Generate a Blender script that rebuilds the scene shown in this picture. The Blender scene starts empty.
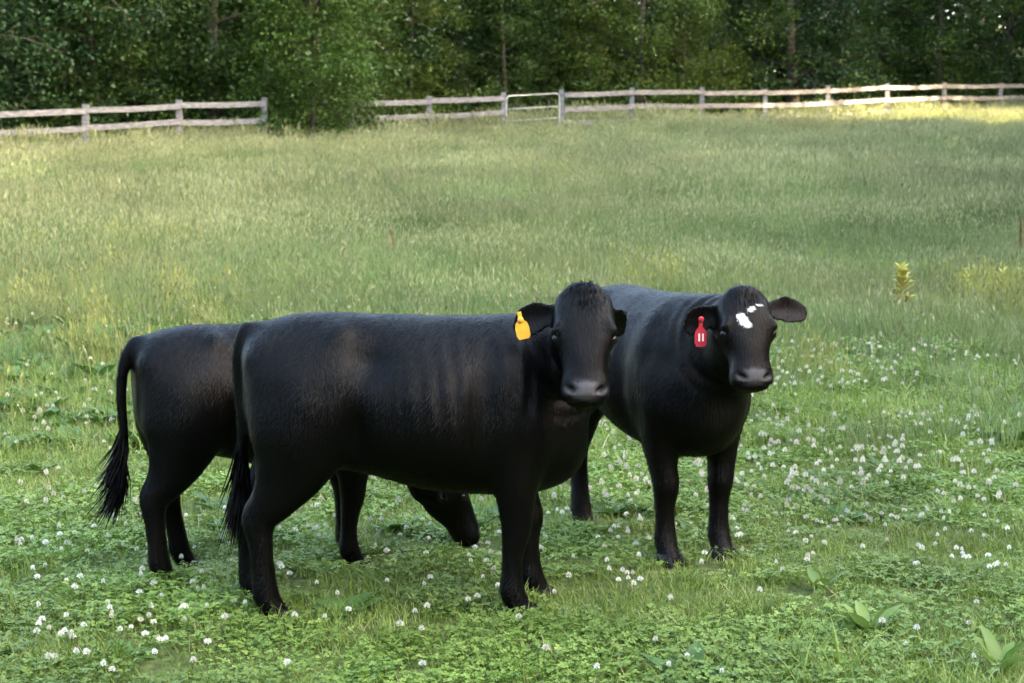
import bpy, math, random
import numpy as np
from mathutils import Vector, Matrix

rng = np.random.default_rng(11)
random.seed(5)
SC = bpy.context.scene
COL = SC.collection

# ------------------------------------------------------------------ camera
CAM_Z = 1.6
FPX = 1600.0
HOR = 216.0
PITCH = math.atan((341.5 - HOR) / FPX)
cd = bpy.data.cameras.new('camera')
cam = bpy.data.objects.new('camera', cd)
COL.objects.link(cam)
cam.location = (0, 0, CAM_Z)
cam.rotation_euler = (math.pi / 2 - PITCH, 0, 0)
cd.sensor_width = 36.0
cd.lens = FPX / 1024 * 36.0
cd.clip_start = 0.1
cd.clip_end = 2000
cd.dof.use_dof = True
cd.dof.focus_distance = 6.7
cd.dof.aperture_fstop = 5.0
SC.camera = cam

# ------------------------------------------------------------------ sky and sun
SUN_EL = math.radians(15)
SUN_AZ = math.atan2(1.0, -0.3)          # clockwise from +Y
w = bpy.data.worlds.new('World')
SC.world = w
w.use_nodes = True
nt = w.node_tree
sky = nt.nodes.new('ShaderNodeTexSky')
sky.sky_type = 'NISHITA'
sky.sun_disc = False
sky.sun_elevation = SUN_EL
sky.sun_rotation = SUN_AZ
sky.air_density = 1.0
sky.dust_density = 5.0
sky.ozone_density = 0.25
bg = nt.nodes['Background']
nt.links.new(sky.outputs[0], bg.inputs[0])
bg.inputs[1].default_value = 0.15
sd = bpy.data.lights.new('sun', 'SUN')
sd.energy = 3.0
sd.angle = math.radians(0.6)
sd.color = (1.0, 0.82, 0.58)
sun = bpy.data.objects.new('sun', sd)
COL.objects.link(sun)
sdir = Vector((math.sin(SUN_AZ) * math.cos(SUN_EL), math.cos(SUN_AZ) * math.cos(SUN_EL), math.sin(SUN_EL)))
sun.rotation_euler = sdir.to_track_quat('Z', 'Y').to_euler()
vs = SC.view_settings
vs.view_transform = 'Standard'
vs.look = 'None'
vs.gamma = 1
vs.exposure = 4.4
SC.cycles.max_bounces = 4
SC.cycles.diffuse_bounces = 3
SC.cycles.glossy_bounces = 2
SC.cycles.transmission_bounces = 2
SC.cycles.transparent_max_bounces = 4
SC.cycles.sample_clamp_indirect = 4.0

# ------------------------------------------------------------------ helpers
def new_mesh(name, verts, faces, mats=(), smooth=False, mat_idx=None):
    me = bpy.data.meshes.new(name)
    if isinstance(faces, np.ndarray) and faces.ndim == 2:
        v = np.asarray(verts, dtype=np.float32)
        nv, nf, k = len(v), len(faces), faces.shape[1]
        me.vertices.add(nv)
        me.vertices.foreach_set('co', v.ravel())
        me.loops.add(nf * k)
        me.loops.foreach_set('vertex_index', faces.astype(np.int32).ravel())
        me.polygons.add(nf)
        me.polygons.foreach_set('loop_start', np.arange(0, nf * k, k, dtype=np.int32))
        me.update(calc_edges=True)
    else:
        me.from_pydata([tuple(p) for p in verts], [], [tuple(f) for f in faces])
        me.update()
    for m in mats:
        me.materials.append(m)
    if mat_idx is not None:
        me.polygons.foreach_set('material_index', np.asarray(mat_idx, dtype=np.int32))
    if smooth:
        me.polygons.foreach_set('use_smooth', np.ones(len(me.polygons), dtype=bool))
    return me

def obj(name, data, parent=None):
    o = bpy.data.objects.new(name, data)
    COL.objects.link(o)
    if parent is not None:
        o.parent = parent
    return o

def tag(o, label=None, cat=None, group=None, kind=None):
    if label: o['label'] = label
    if cat: o['category'] = cat
    if group: o['group'] = group
    if kind: o['kind'] = kind
    return o

def set_color(me, name, cols):
    a = me.attributes.new(name, 'FLOAT_COLOR', 'POINT')
    c = np.ones((len(me.vertices), 4), dtype=np.float32)
    c[:, :3] = cols
    a.data.foreach_set('color', c.ravel())

def set_float(me, name, vals):
    a = me.attributes.new(name, 'FLOAT', 'POINT')
    a.data.foreach_set('value', np.asarray(vals, dtype=np.float32))

def unit(v):
    v = np.asarray(v, float)
    return v / np.linalg.norm(v)

def resample(st, n):
    """Catmull-Rom through stations (rows) -> n rows."""
    st = np.asarray(st, float)
    m = len(st)
    t = np.linspace(0, m - 1, n)
    i = np.clip(t.astype(int), 0, m - 2)
    f = (t - i)[:, None]
    p0 = st[np.maximum(i - 1, 0)]; p1 = st[i]; p2 = st[i + 1]; p3 = st[np.minimum(i + 2, m - 1)]
    return 0.5 * (2 * p1 + (p2 - p0) * f + (2 * p0 - 5 * p1 + 4 * p2 - p3) * f ** 2 + (3 * p1 - p0 - 3 * p2 + p3) * f ** 3)

class MB:
    """collects verts/faces"""
    def __init__(s):
        s.v = []; s.f = []; s.m = []
    def n(s):
        return len(s.v)
    def add(s, vs_, fs_, mi=0):
        b = len(s.v)
        s.v.extend([tuple(p) for p in vs_])
        s.f.extend([tuple(b + i for i in f) for f in fs_])
        s.m.extend([mi] * len(fs_))
    def loft(s, rings, mi=0, cap=True):
        rings = [np.asarray(r) for r in rings]
        k = len(rings[0]); vs_ = np.concatenate(rings)
        fs_ = []
        for a in range(len(rings) - 1):
            for i in range(k):
                j = (i + 1) % k
                fs_.append((a * k + i, a * k + j, (a + 1) * k + j, (a + 1) * k + i))
        vs_ = list(vs_)
        if cap:
            c0 = len(vs_); vs_.append(rings[0].mean(0)); c1 = len(vs_); vs_.append(rings[-1].mean(0))
            e = (len(rings) - 1) * k
            for i in range(k):
                j = (i + 1) % k
                fs_.append((c0, j, i)); fs_.append((c1, e + i, e + j))
        s.add(vs_, fs_, mi)
    def tube(s, pts, rad, k=8, mi=0):
        pts = np.asarray(pts, float); rad = np.broadcast_to(np.asarray(rad, float), (len(pts),))
        tan = np.gradient(pts, axis=0)
        rings = []
        ref = np.array([0.31, 0.95, 0.05])
        th = np.linspace(0, 2 * np.pi, k, endpoint=False)
        for p, t, r in zip(pts, tan, rad):
            t = unit(t); a = ref - t * ref.dot(t)
            if np.linalg.norm(a) < 1e-3: a = np.cross(t, [1, 0, 0])
            a = unit(a); b = np.cross(t, a); ref = a
            rings.append(p + r * (np.cos(th)[:, None] * a + np.sin(th)[:, None] * b))
        s.loft(rings, mi)
    def box(s, c, h, R=None, mi=0, jit=0):
        q = np.array([(x, y, z) for x in (-1, 1) for y in (-1, 1) for z in (-1, 1)], float) * np.asarray(h)
        if jit: q += rng.normal(0, jit, q.shape)
        if R is not None: q = q @ np.asarray(R).T
        q = q + np.asarray(c)
        s.add(q, [(0, 1, 3, 2), (4, 6, 7, 5), (0, 4, 5, 1), (2, 3, 7, 6), (0, 2, 6, 4), (1, 5, 7, 3)], mi)
    def mesh(s, name, mats, smooth=True):
        return new_mesh(name, s.v, s.f, mats, smooth, s.m)

# ------------------------------------------------------------------ materials
def mat(name):
    m = bpy.data.materials.new(name)
    m.use_nodes = True
    return m, m.node_tree, m.node_tree.nodes, m.node_tree.links

def ramp(n, stops):
    r = n.new('ShaderNodeValToRGB')
    e = r.color_ramp.elements
    while len(e) < len(stops): e.new(0.5)
    for k, (p, c) in enumerate(stops):
        e[k].position = p; e[k].color = (*c, 1)
    return r

def leaf_material(name, tint_stops, transl=0.35, rough=0.5, noise_scale=0.35, use_attr=True, spec=0.25, patch=None, patch_scale=0.3):
    m, t, n, l = mat(name)
    b = n['Principled BSDF']
    out = n['Material Output']
    b.inputs['Roughness'].default_value = rough
    b.inputs['Specular IOR Level'].default_value = spec
    oi = n.new('ShaderNodeObjectInfo')
    r = ramp(n, tint_stops)
    if use_attr:
        at = n.new('ShaderNodeAttribute'); at.attribute_name = 'tint'
        ad = n.new('ShaderNodeMath'); ad.operation = 'MULTIPLY_ADD'
        l.new(oi.outputs['Random'], ad.inputs[0]); ad.inputs[1].default_value = 0.35
        sc = n.new('ShaderNodeMath'); sc.operation = 'MULTIPLY'; sc.inputs[1].default_value = 0.65
        l.new(at.outputs['Fac'], sc.inputs[0]); l.new(sc.outputs[0], ad.inputs[2])
        l.new(ad.outputs[0], r.inputs[0])
    else:
        l.new(oi.outputs['Random'], r.inputs[0])
    colsock = r.outputs[0]
    geo = n.new('ShaderNodeNewGeometry')
    nz = n.new('ShaderNodeTexNoise'); nz.inputs['Scale'].default_value = noise_scale; nz.inputs['Detail'].default_value = 4
    l.new(geo.outputs['Position'], nz.inputs['Vector'])
    hv = n.new('ShaderNodeHueSaturation')
    mr = n.new('ShaderNodeMapRange'); mr.inputs[1].default_value = 0.3; mr.inputs[2].default_value = 0.7
    mr.inputs[3].default_value = 0.65; mr.inputs[4].default_value = 1.35
    l.new(nz.outputs['Fac'], mr.inputs[0]); l.new(mr.outputs[0], hv.inputs['Value'])
    l.new(colsock, hv.inputs['Color'])
    colsock = hv.outputs[0]
    if patch is not None:
        nz2 = n.new('ShaderNodeTexNoise'); nz2.inputs['Scale'].default_value = patch_scale; nz2.inputs['Detail'].default_value = 5
        nz2.inputs['Roughness'].default_value = 0.62
        mp = n.new('ShaderNodeMapping'); mp.inputs['Location'].default_value = (41.7, 9.2, 3)
        mp.inputs['Scale'].default_value = (1.0, 0.45, 1.0)
        l.new(geo.outputs['Position'], mp.inputs[0]); l.new(mp.outputs[0], nz2.inputs['Vector'])
        mr2 = n.new('ShaderNodeMapRange'); mr2.inputs[1].default_value = 0.48; mr2.inputs[2].default_value = 0.68
        mr2.inputs[3].default_value = 0.0; mr2.inputs[4].default_value = 0.5
        l.new(nz2.outputs['Fac'], mr2.inputs[0])
        mx = n.new('ShaderNodeMix'); mx.data_type = 'RGBA'
        l.new(mr2.outputs[0], mx.inputs[0]); l.new(colsock, mx.inputs[6]); mx.inputs[7].default_value = (*patch, 1)
        colsock = mx.outputs[2]
    l.new(colsock, b.inputs['Base Color'])
    tr = n.new('ShaderNodeBsdfTranslucent')
    l.new(colsock, tr.inputs['Color'])
    ms = n.new('ShaderNodeMixShader'); ms.inputs[0].default_value = transl
    l.new(b.outputs[0], ms.inputs[1]); l.new(tr.outputs[0], ms.inputs[2])
    l.new(ms.outputs[0], out.inputs[0])
    return m

def simple(name, col, rough=0.6, noise=0.0, scale=20.0, spec=0.4, bump=0.0, stretch=None, metallic=0.0):
    m, t, n, l = mat(name)
    b = n['Principled BSDF']
    b.inputs['Roughness'].default_value = rough
    b.inputs['Specular IOR Level'].default_value = spec
    b.inputs['Metallic'].default_value = metallic
    b.inputs['Base Color'].default_value = (*col, 1)
    if noise or bump:
        tc = n.new('ShaderNodeTexCoord'); mp = n.new('ShaderNodeMapping')
        if stretch: mp.inputs['Scale'].default_value = stretch
        l.new(tc.outputs['Object'], mp.inputs[0])
        nz = n.new('ShaderNodeTexNoise'); nz.inputs['Scale'].default_value = scale; nz.inputs['Detail'].default_value = 6
        l.new(mp.outputs[0], nz.inputs['Vector'])
        c = np.array(col)
        r = ramp(n, [(0.3, tuple(c * (1 - noise))), (0.7, tuple(np.minimum(c * (1 + noise), 1)))])
        l.new(nz.outputs['Fac'], r.inputs[0]); l.new(r.outputs[0], b.inputs['Base Color'])
        if bump:
            bp = n.new('ShaderNodeBump'); bp.inputs['Strength'].default_value = bump; bp.inputs['Distance'].default_value = 0.01
            l.new(nz.outputs['Fac'], bp.inputs['Height']); l.new(bp.outputs[0], b.inputs['Normal'])
    return m

GRASS_STOPS = [(0.0, (0.080, 0.130, 0.018)), (0.45, (0.150, 0.215, 0.036)), (0.80, (0.22, 0.275, 0.058)), (0.86, (0.33, 0.31, 0.14)), (1.0, (0.42, 0.38, 0.20))]
M_GRASS = leaf_material('grass_blade', GRASS_STOPS, 0.35, 0.45, 0.8)
M_CLOVER = leaf_material('clover_leaf', [(0, (0.086, 0.148, 0.022)), (0.6, (0.150, 0.225, 0.040)), (1, (0.22, 0.29, 0.060))], 0.3, 0.5, 0.9)
M_MEADOW = leaf_material('meadow_grass', [(0, (0.082, 0.130, 0.034)), (0.5, (0.145, 0.195, 0.062)), (1, (0.21, 0.24, 0.092))], 0.35, 0.55, 0.35,
                         patch=(0.30, 0.285, 0.10), patch_scale=0.22)
M_SEED = leaf_material('grass_seedhead', [(0, (0.18, 0.20, 0.085)), (0.6, (0.27, 0.275, 0.13)), (1, (0.36, 0.33, 0.18))], 0.3, 0.7, 0.3)
M_STRAW = leaf_material('yellow_grass', [(0, (0.22, 0.24, 0.06)), (1, (0.40, 0.38, 0.12))], 0.35, 0.6, 0.8)
M_WEED = leaf_material('weed_leaf', [(0, (0.035, 0.085, 0.015)), (1, (0.085, 0.16, 0.03))], 0.3, 0.45, 0.9)
M_PETAL = leaf_material('clover_petal', [(0, (0.60, 0.54, 0.44)), (0.4, (0.70, 0.67, 0.57)), (1, (0.76, 0.74, 0.66))], 0.3, 0.6, 1.0, use_attr=False)
M_STEM = simple('green_stem', (0.10, 0.17, 0.05), 0.6)
M_SOIL = simple('soil_under_grass', (0.06, 0.075, 0.02), 0.95, 0.6, 22.0, 0.1, 1.0)
M_WOOD = simple('weathered_wood', (0.128, 0.124, 0.124), 0.85, 0.45, 9.0, 0.15, 0.4, (0.25, 1, 2.5))
M_STEEL = simple('galvanised_steel', (0.30, 0.31, 0.30), 0.55, 0.2, 14, 0.5, 0.05, None, 0.6)
M_BARK = simple('tree_bark', (0.045, 0.037, 0.030), 0.95, 0.5, 5.0, 0.1, 1.0, (2, 2, 0.35))
M_BARK_SUNLIT = simple('sunlit_bark', (0.20, 0.10, 0.066), 0.95, 0.45, 5.0, 0.1, 1.0, (2, 2, 0.35))  # warm sunlight on two trunks, painted into the bark colour
M_LEAF = [
    leaf_material('leaf_mid_green', [(0, (0.0176, 0.0384, 0.0064)), (0.6, (0.0352, 0.0688, 0.0112)), (1, (0.0600, 0.0960, 0.0160))], 0.35, 0.5, 0.6),
    leaf_material('leaf_dark_green', [(0, (0.0080, 0.0240, 0.0072)), (0.6, (0.0168, 0.0424, 0.0120)), (1, (0.0304, 0.0624, 0.0184))], 0.3, 0.5, 0.6),
    leaf_material('leaf_yellow_green', [(0, (0.0280, 0.0544, 0.0072)), (0.6, (0.0512, 0.0896, 0.0136)), (1, (0.0864, 0.1200, 0.0200))], 0.4, 0.5, 0.6),
    leaf_material('leaf_bush_green', [(0, (0.0272, 0.0592, 0.0080)), (0.6, (0.0528, 0.0976, 0.0144)), (1, (0.0840, 0.1280, 0.0224))], 0.35, 0.5, 0.8),
]

# ------------------------------------------------------------------ terrain
def terr(x, y):
    x = np.asarray(x, float); y = np.asarray(y, float)
    s = y - 9.5
    rise = 2.2 * np.logaddexp(0, s / 2.2)
    cap = 72.0
    rise = np.where(rise > cap, cap + (rise - cap) * 0.25, rise)
    z = rise * (0.099 + 0.00022 * np.clip(x, -25, 25))
    z = z + 0.035 * np.sin(0.35 * x + 0.6) * np.sin(0.27 * y) * np.clip((y - 9) / 12, 0, 1) * 3
    return z

def to_px(p):
    c, s_ = math.cos(PITCH), math.sin(PITCH)
    x, y, z = p[0], p[1], p[2] - CAM_Z
    D = y * c - z * s_; V = y * s_ + z * c
    return 512 + FPX * x / D, 341.5 - FPX * V / D

def ground_at(u, v):
    """point of the terrain seen at photo position (u, v)"""
    c, s_ = math.cos(PITCH), math.sin(PITCH)
    a = (u - 512) / FPX; b = (341.5 - v) / FPX
    d = np.array([a, c + b * s_, -s_ + b * c])
    t = 3.0
    for _ in range(4000):
        p = d * t
        if p[2] + CAM_Z <= terr(p[0], p[1]): break
        t += 0.02
    return np.array([p[0], p[1], float(terr(p[0], p[1]))])

gx = np.concatenate([np.linspace(-400, -45, 24), np.linspace(-42, 42, 169), np.linspace(45, 400, 24)])
gy = np.concatenate([np.linspace(-200, -4, 22), np.linspace(-3, 90, 187), np.linspace(94, 700, 40)])
GX, GY = np.meshgrid(gx, gy)
GZ = terr(GX, GY)
nx_, ny_ = len(gx), len(gy)
ii = np.arange(nx_ * ny_).reshape(ny_, nx_)
quads = np.stack([ii[:-1, :-1], ii[:-1, 1:], ii[1:, 1:], ii[1:, :-1]], -1).reshape(-1, 4)
g = obj('ground', new_mesh('ground', np.stack([GX, GY, GZ], -1).reshape(-1, 3), quads, [M_SOIL], True))
tag(g, kind='structure')

# ------------------------------------------------------------------ fence and gate
def fence_pt(u, D):
    a = (u - 512) / FPX
    y = D
    return np.array([a * D, y])

FPX_POST = [-220, -110, -8, 88, 182, 266, 355, 430, 503, 562, 630, 700, 763, 825, 884, 941, 995, 1048, 1098, 1146]
def post_pos():
    # line through the field, fitted so that the panels shrink to the right as photographed
    A = np.array([-13.4, 40.5]); B = np.array([19.8, 63.0])
    d = B - A
    res = []
    for u in FPX_POST:
        k = (u - 512) / FPX
        # A.x + s d.x = k (A.y + s d.y)
        s = (k * A[1] - A[0]) / (d[0] - k * d[1])
        p = A + s * d
        res.append(np.array([p[0], p[1], float(terr(p[0], p[1]))]))
    return res
POSTS = post_pos()

def fence(posts, label, ends=(0.0, 0.0), heights=(1.30, 0.86, 0.42)):
    root = obj('board_fence', None)
    base = posts[0]
    root.location = base
    tag(root, label, 'fence', 'board fence along the top of the field')
    for p in posts:
        m = MB()
        q = np.array(p) - base
        hgt = 1.36 + rng.uniform(-0.03, 0.04)
        ln = rng.normal(0, 0.015, 2)
        m.loft([np.array([(sx * 0.075 + q[0] + ln[0] * t * hgt, sy * 0.075 + q[1] + ln[1] * t * hgt, q[2] - 0.35 + t * (hgt + 0.35)) for sx, sy in ((-1, -1), (1, -1), (1, 1), (-1, 1))]) * 1.0 for t in (0, 0.5, 1)])
        obj('post', m.mesh('post', [M_WOOD], False), root)
    for a, b in zip(posts[:-1], posts[1:]):
        a = np.array(a) - base; b = np.array(b) - base
        d = b - a; n_ = unit(np.array([d[1], -d[0], 0]))
        for h in heights:
            a2 = a + n_ * 0.098 + np.array([0, 0, h - 0.09 + rng.uniform(-0.025, 0.025)])
            b2 = b + n_ * 0.098 + np.array([0, 0, h - 0.09 + rng.uniform(-0.025, 0.025)])
            e = unit(b2 - a2) * 0.004
            m = MB()
            pts = [a2 + e, (a2 + b2) / 2 + [0, 0, rng.uniform(-0.025, 0.005)], b2 - e]
            m.loft([np.array([p + n_ * sx * 0.02 + np.array([0, 0, sz * 0.075]) for sx, sz in ((-1, -1), (1, -1), (1, 1), (-1, 1))]) for p in pts])
            obj('rail', m.mesh('rail', [M_WOOD], False), root)
    return root
fence(POSTS[0:6], 'weathered grey board fence left of the big leafy bush')
fence(POSTS[6:9], 'short weathered board fence between the leafy bush and the metal gate')
fence(POSTS[9:], 'long weathered board fence right of the metal gate')

# tube gate
ga, gb = POSTS[8], POSTS[9]
gr = obj('metal_gate', None)
gr.location = ga
tag(gr, 'small galvanised tube gate hung between two fence posts', 'gate')
gd = gb - ga
def gp(s, h):
    return gd * s + np.array([0, -0.09, h])
def rounded(h0, h1, s0, s1, r):
    L = np.linalg.norm(gd[:2]); pts = []
    for cx, cz, a0 in ((s1 * L - r, h1 - r, 90), (s1 * L - r, h0 + r, 0), (s0 * L + r, h0 + r, -90), (s0 * L + r, h1 - r, -180)):
        for k in range(6):
            a = math.radians(a0 - k * 18)
            pts.append(gp((cx + r * math.cos(a)) / L, cz + r * math.sin(a)))
    pts.append(pts[0])
    return pts
m = MB(); m.tube(rounded(0.18, 1.26, 0.055, 0.945, 0.13), 0.022, 8); obj('gate_frame', m.mesh('gate_frame', [M_STEEL]), gr)
for h in (0.50, 0.86):
    m = MB(); m.tube([gp(0.06, h), gp(0.5, h), gp(0.94, h)], 0.016, 8); obj('gate_bar', m.mesh('gate_bar', [M_STEEL]), gr)
for h in (0.4, 1.05):
    m = MB(); m.tube([gp(0.06, h), gp(0.028, h)], 0.02, 6); obj('hinge', m.mesh('hinge', [M_STEEL]), gr)

# ------------------------------------------------------------------ trees
def leaf_cloud(centres, per, spread, size, rs, droop=0.3, flat=0.7):
    """many small folded leaves around cluster centres; returns verts, faces, tint"""
    C = np.repeat(np.asarray(centres), per, axis=0)
    n = len(C)
    off = rs.normal(0, 1, (n, 3)) * spread * np.array([1, 1, flat])
    P = C + off
    P[:, 2] -= droop * np.linalg.norm(off[:, :2], axis=1) * rs.uniform(0, 1, n)
    d = rs.normal(0, 1, (n, 3)); d[:, 2] = d[:, 2] * 0.5 - 0.35
    d /= np.linalg.norm(d, axis=1)[:, None]
    up = rs.normal(0, 0.55, (n, 3)) + np.array([0, 0, 1.0])
    s_ = np.cross(d, up); s_ /= np.maximum(np.linalg.norm(s_, axis=1), 1e-6)[:, None]
    nn = np.cross(s_, d)
    L = size * rs.uniform(0.6, 1.35, n)[:, None]
    W = L * rs.uniform(0.30, 0.42, n)[:, None]
    a = P; b = P + d * L * 0.45 + s_ * W + nn * L * 0.10; c = P + d * L - nn * L * 0.12; e = P + d * L * 0.45 - s_ * W + nn * L * 0.10
    V = np.stack([a, b, c, e], 1).reshape(-1, 3)
    F = (np.arange(n) * 4)[:, None] + np.array([0, 1, 2, 3])[None]
    # tint: constant per leaf, varied per cluster (real leaf colour variety)
    ct = np.repeat(rs.uniform(0, 1, len(centres)), per)
    tint = np.clip(0.5 * ct + 0.5 * rs.uniform(0, 1, n), 0, 1)
    return V, F, np.repeat(tint, 4)

def tree_protos(seed, height, radius, trunk_r, low, n_clusters, per, leaf, leafmat, bark, lean=0.0, spread=0.30, top_heavy=1.0):
    """returns (trunk mesh, crown mesh)"""
    rs = np.random.default_rng(seed)
    tb = MB()
    # trunk
    n = 9
    pts = [np.array([0, 0, -0.3])]
    wob = np.cumsum(rs.normal(0, 0.10, (n, 2)), axis=0)
    for k in range(n):
        z = (k + 1) / n * height * 0.86
        pts.append(np.array([wob[k, 0] * 0.5 + lean * z, wob[k, 1] * 0.5, z]))
    rad = trunk_r * np.linspace(1, 0.18, n + 1); rad[0] *= 1.35
    tb.tube(resample(pts, 16), np.interp(np.linspace(0, 1, 16), np.linspace(0, 1, n + 1), rad), 9)
    centres = []
    nb = 26
    for k in range(nb):
        f = (k + 0.5) / nb
        z0 = low + (height * 0.84 - low) * f ** 1.05
        base = np.array([np.interp(z0, [p[2] for p in pts], [p[0] for p in pts]), np.interp(z0, [p[2] for p in pts], [p[1] for p in pts]), z0])
        az = k * 2.4 + rs.uniform(-0.4, 0.4)
        reach = radius * (0.55 + 0.45 * math.sin(math.pi * min(1, 0.18 + f * 0.8))) * rs.uniform(0.75, 1.15)
        rise = rs.uniform(-0.10, 0.45) * reach * (0.3 + f)
        tip = base + np.array([math.cos(az) * reach, math.sin(az) * reach, rise - 0.25 * reach * (1 - f)])
        mid = (base + tip) / 2 + np.array([0, 0, 0.18 * reach]) + rs.normal(0, 0.1, 3)
        br = resample([base, mid, tip], 7)
        r0 = trunk_r * (0.32 - 0.18 * f)
        tb.tube(br, np.linspace(r0, 0.012, 7), 5)
        # twigs
        for j in range(5):
            q = br[rs.integers(2, 7)]
            tw = q + rs.normal(0, 1, 3) * np.array([0.5, 0.5, 0.32]) * reach * 0.33
            tb.tube([q, (q + tw) / 2 + [0, 0, 0.08], tw], [0.02, 0.014, 0.006], 4)
            centres.append(tw); centres.append((q + tw) / 2)
        centres.append(tip)
    centres = np.array(centres)
    # fill further clusters in the crown volume, thicker towards the outside
    extra = []
    while len(extra) < max(0, n_clusters - len(centres)):
        az = rs.uniform(0, 2 * np.pi); f = rs.uniform(0, 1) ** (1.15)
        rr = radius * (0.6 + 0.4 * math.sin(math.pi * min(1, 0.2 + f * 0.78))) * rs.uniform(0.35, 1.05) ** 0.6
        lob = 1 + 0.16 * math.sin(3 * az + seed) + 0.14 * math.sin(5 * az + 7 * f + seed)
        extra.append((math.cos(az) * rr * lob, math.sin(az) * rr * lob, low * 0.75 + (height - low * 0.75) * f + rs.normal(0, 0.15)))
    if extra: centres = np.concatenate([centres, np.array(extra)])
    V, F, tint = leaf_cloud(centres, per, spread, leaf, rs)
    cm = new_mesh('crown', V, F, [leafmat], False)
    set_float(cm, 'tint', tint)
    return tb.mesh('trunk', [bark], True), cm

def place_tree(name, protos, loc, rot, sc, label, cat, group, part_names=('trunk', 'crown')):
    r = obj(name, None)
    r.location = loc; r.rotation_euler = (0, 0, rot); r.scale = (sc, sc, sc * random.uniform(0.95, 1.1))
    tag(r, label, cat, group)
    obj(part_names[0], protos[0], r); obj(part_names[1], protos[1], r)
    return r

# four kinds of broadleaf tree for the edge of the wood
PR = [tree_protos(31, 11.0, 3.1, 0.20, 0.7, 520, 46, 0.12, M_LEAF[0], M_BARK),
      tree_protos(47, 12.0, 3.4, 0.26, 0.9, 520, 46, 0.125, M_LEAF[1], M_BARK),
      tree_protos(59, 10.5, 2.9, 0.17, 0.8, 480, 44, 0.115, M_LEAF[2], M_BARK),
      tree_protos(77, 13.0, 3.0, 0.24, 2.6, 420, 40, 0.13, M_LEAF[1], M_BARK),
      tree_protos(83, 11.5, 2.8, 0.20, 2.2, 420, 40, 0.125, M_LEAF[2], M_BARK)]
BUSH = tree_protos(101, 6.4, 2.0, 0.10, 0.15, 560, 48, 0.10, M_LEAF[3], M_BARK, spread=0.26)

def wood_pt(u, back):
    """point behind the fence at photo column u"""
    A = POSTS[0][:2]; B = POSTS[-1][:2]; d = B - A
    n_ = unit(np.array([-d[1], d[0]]))
    A2 = A + n_ * back
    k = (u - 512) / FPX
    s = (k * A2[1] - A2[0]) / (d[0] - k * d[1])
    p = A2 + s * d
    return np.array([p[0], p[1], float(terr(p[0], p[1])) - 0.05])

# edge trees: photo column, metres behind the fence, kind, size, label
EDGE = [
    (-38, 3.6, 1, 1.0, 'dark drooping broadleaf tree at the far left edge of the wood'),
    (62, 5.2, 1, 0.95, 'dark leafy tree behind the left fence, second from the left'),
    (135, 4.6, 0, 0.9, 'leafy tree behind the left fence, between the fence posts'),
    (215, 4.4, 0, 1.0, 'broad leafy tree behind the left fence beside the big bush'),
    (318, 4.0, 0, 1.05, 'tall leafy tree right behind the big leafy bush'),
    (545, 7.5, 4, 0.95, 'tree standing back behind the metal gate'),
    (640, 4.3, 2, 1.0, 'pale green tree behind the fence just right of the gate'),
    (722, 5.0, 2, 0.9, 'light green tree behind the long fence, second right of the gate'),
    (790, 4.2, 1, 1.0, 'dark blue-green tree behind the middle of the long fence'),
    (868, 6.2, 0, 0.9, 'leafy tree set back behind the long fence, beside the dark blue-green tree'),
    (935, 4.0, 2, 1.0, 'bright leafy tree behind the right end of the fence'),
    (1003, 4.6, 0, 1.0, 'leafy tree behind the last fence posts at right'),
    (1085, 4.2, 0, 1.0, 'leafy tree at the far right edge of the picture'),
]
G_EDGE = 'trees along the edge of the wood'
for k, (u, back, kind, sc, lab) in enumerate(EDGE):
    place_tree('broadleaf_tree', PR[kind], wood_pt(u, back), k * 2.1 + 0.4, sc, lab, 'tree', G_EDGE)

# young trees that fill the gaps between the crowns
for k, (u, back, kind, sc, lab) in enumerate([
        (412, 6.2, 2, 0.62, 'young yellow-green tree just right of the bush'),
        (505, 5.8, 0, 0.55, 'young leafy tree behind the fence just left of the gate'),
        (588, 5.4, 2, 0.6, 'young tree behind the gate post on its right'),
        (680, 3.6, 0, 0.5, 'young tree close behind the fence right of the pale green tree'),
        (838, 3.8, 0, 0.55, 'young tree close behind the fence right of the dark blue-green tree'),
        (100, 4.0, 0, 0.5, 'young tree close behind the left fence')]):
    place_tree('young_tree', PR[kind], wood_pt(u, back), k * 1.7 + 1.0, sc, lab, 'tree', 'young trees at the foot of the wood')

# trees further in whose trunks show between the crowns: column, back, trunk radius, bark, label
def trunk_tree(u, back, r, bark, h, lean, label, kind):
    rs_seed = int(u) + 7
    pr = (tree_protos(rs_seed, h, 2.6, r, 5.0, 180, 26, 0.17, M_LEAF[kind], bark, lean)[0], PR[3][1])
    place_tree('broadleaf_tree', pr, wood_pt(u, back), u * 0.37, 1.0, label, 'tree', 'tall trunks inside the wood')
trunk_tree(383, 7.0, 0.30, M_BARK, 14, 0.02, 'tall dark trunk right of the leafy bush, inside the wood', 1)
trunk_tree(461, 8.5, 0.36, M_BARK, 15, 0.0, 'thick dark trunk inside the wood between the bush and the gate', 1)
trunk_tree(425, 9.5, 0.09, M_BARK, 11, 0.10, 'thin leaning trunk between the two dark trunks', 2)
trunk_tree(552, 9.5, 0.26, M_BARK, 14, -0.01, 'dark trunk deep in the wood behind the gate', 1)
trunk_tree(600, 8.0, 0.28, M_BARK_SUNLIT, 13, 0.0, 'trunk right of the metal gate, reddish sunlight painted into its bark', 2)
trunk_tree(880, 9.0, 0.30, M_BARK_SUNLIT, 14, -0.06, 'leaning trunk high behind the right fence, reddish sunlight painted into its bark', 2)
trunk_tree(18, 8.0, 0.2, M_BARK, 13, 0.0, 'slim dark trunk behind the left end of the fence', 1)
trunk_tree(150, 8.5, 0.22, M_BARK, 13, 0.0, 'dark trunk deep in the wood behind the left fence', 1)

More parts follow.
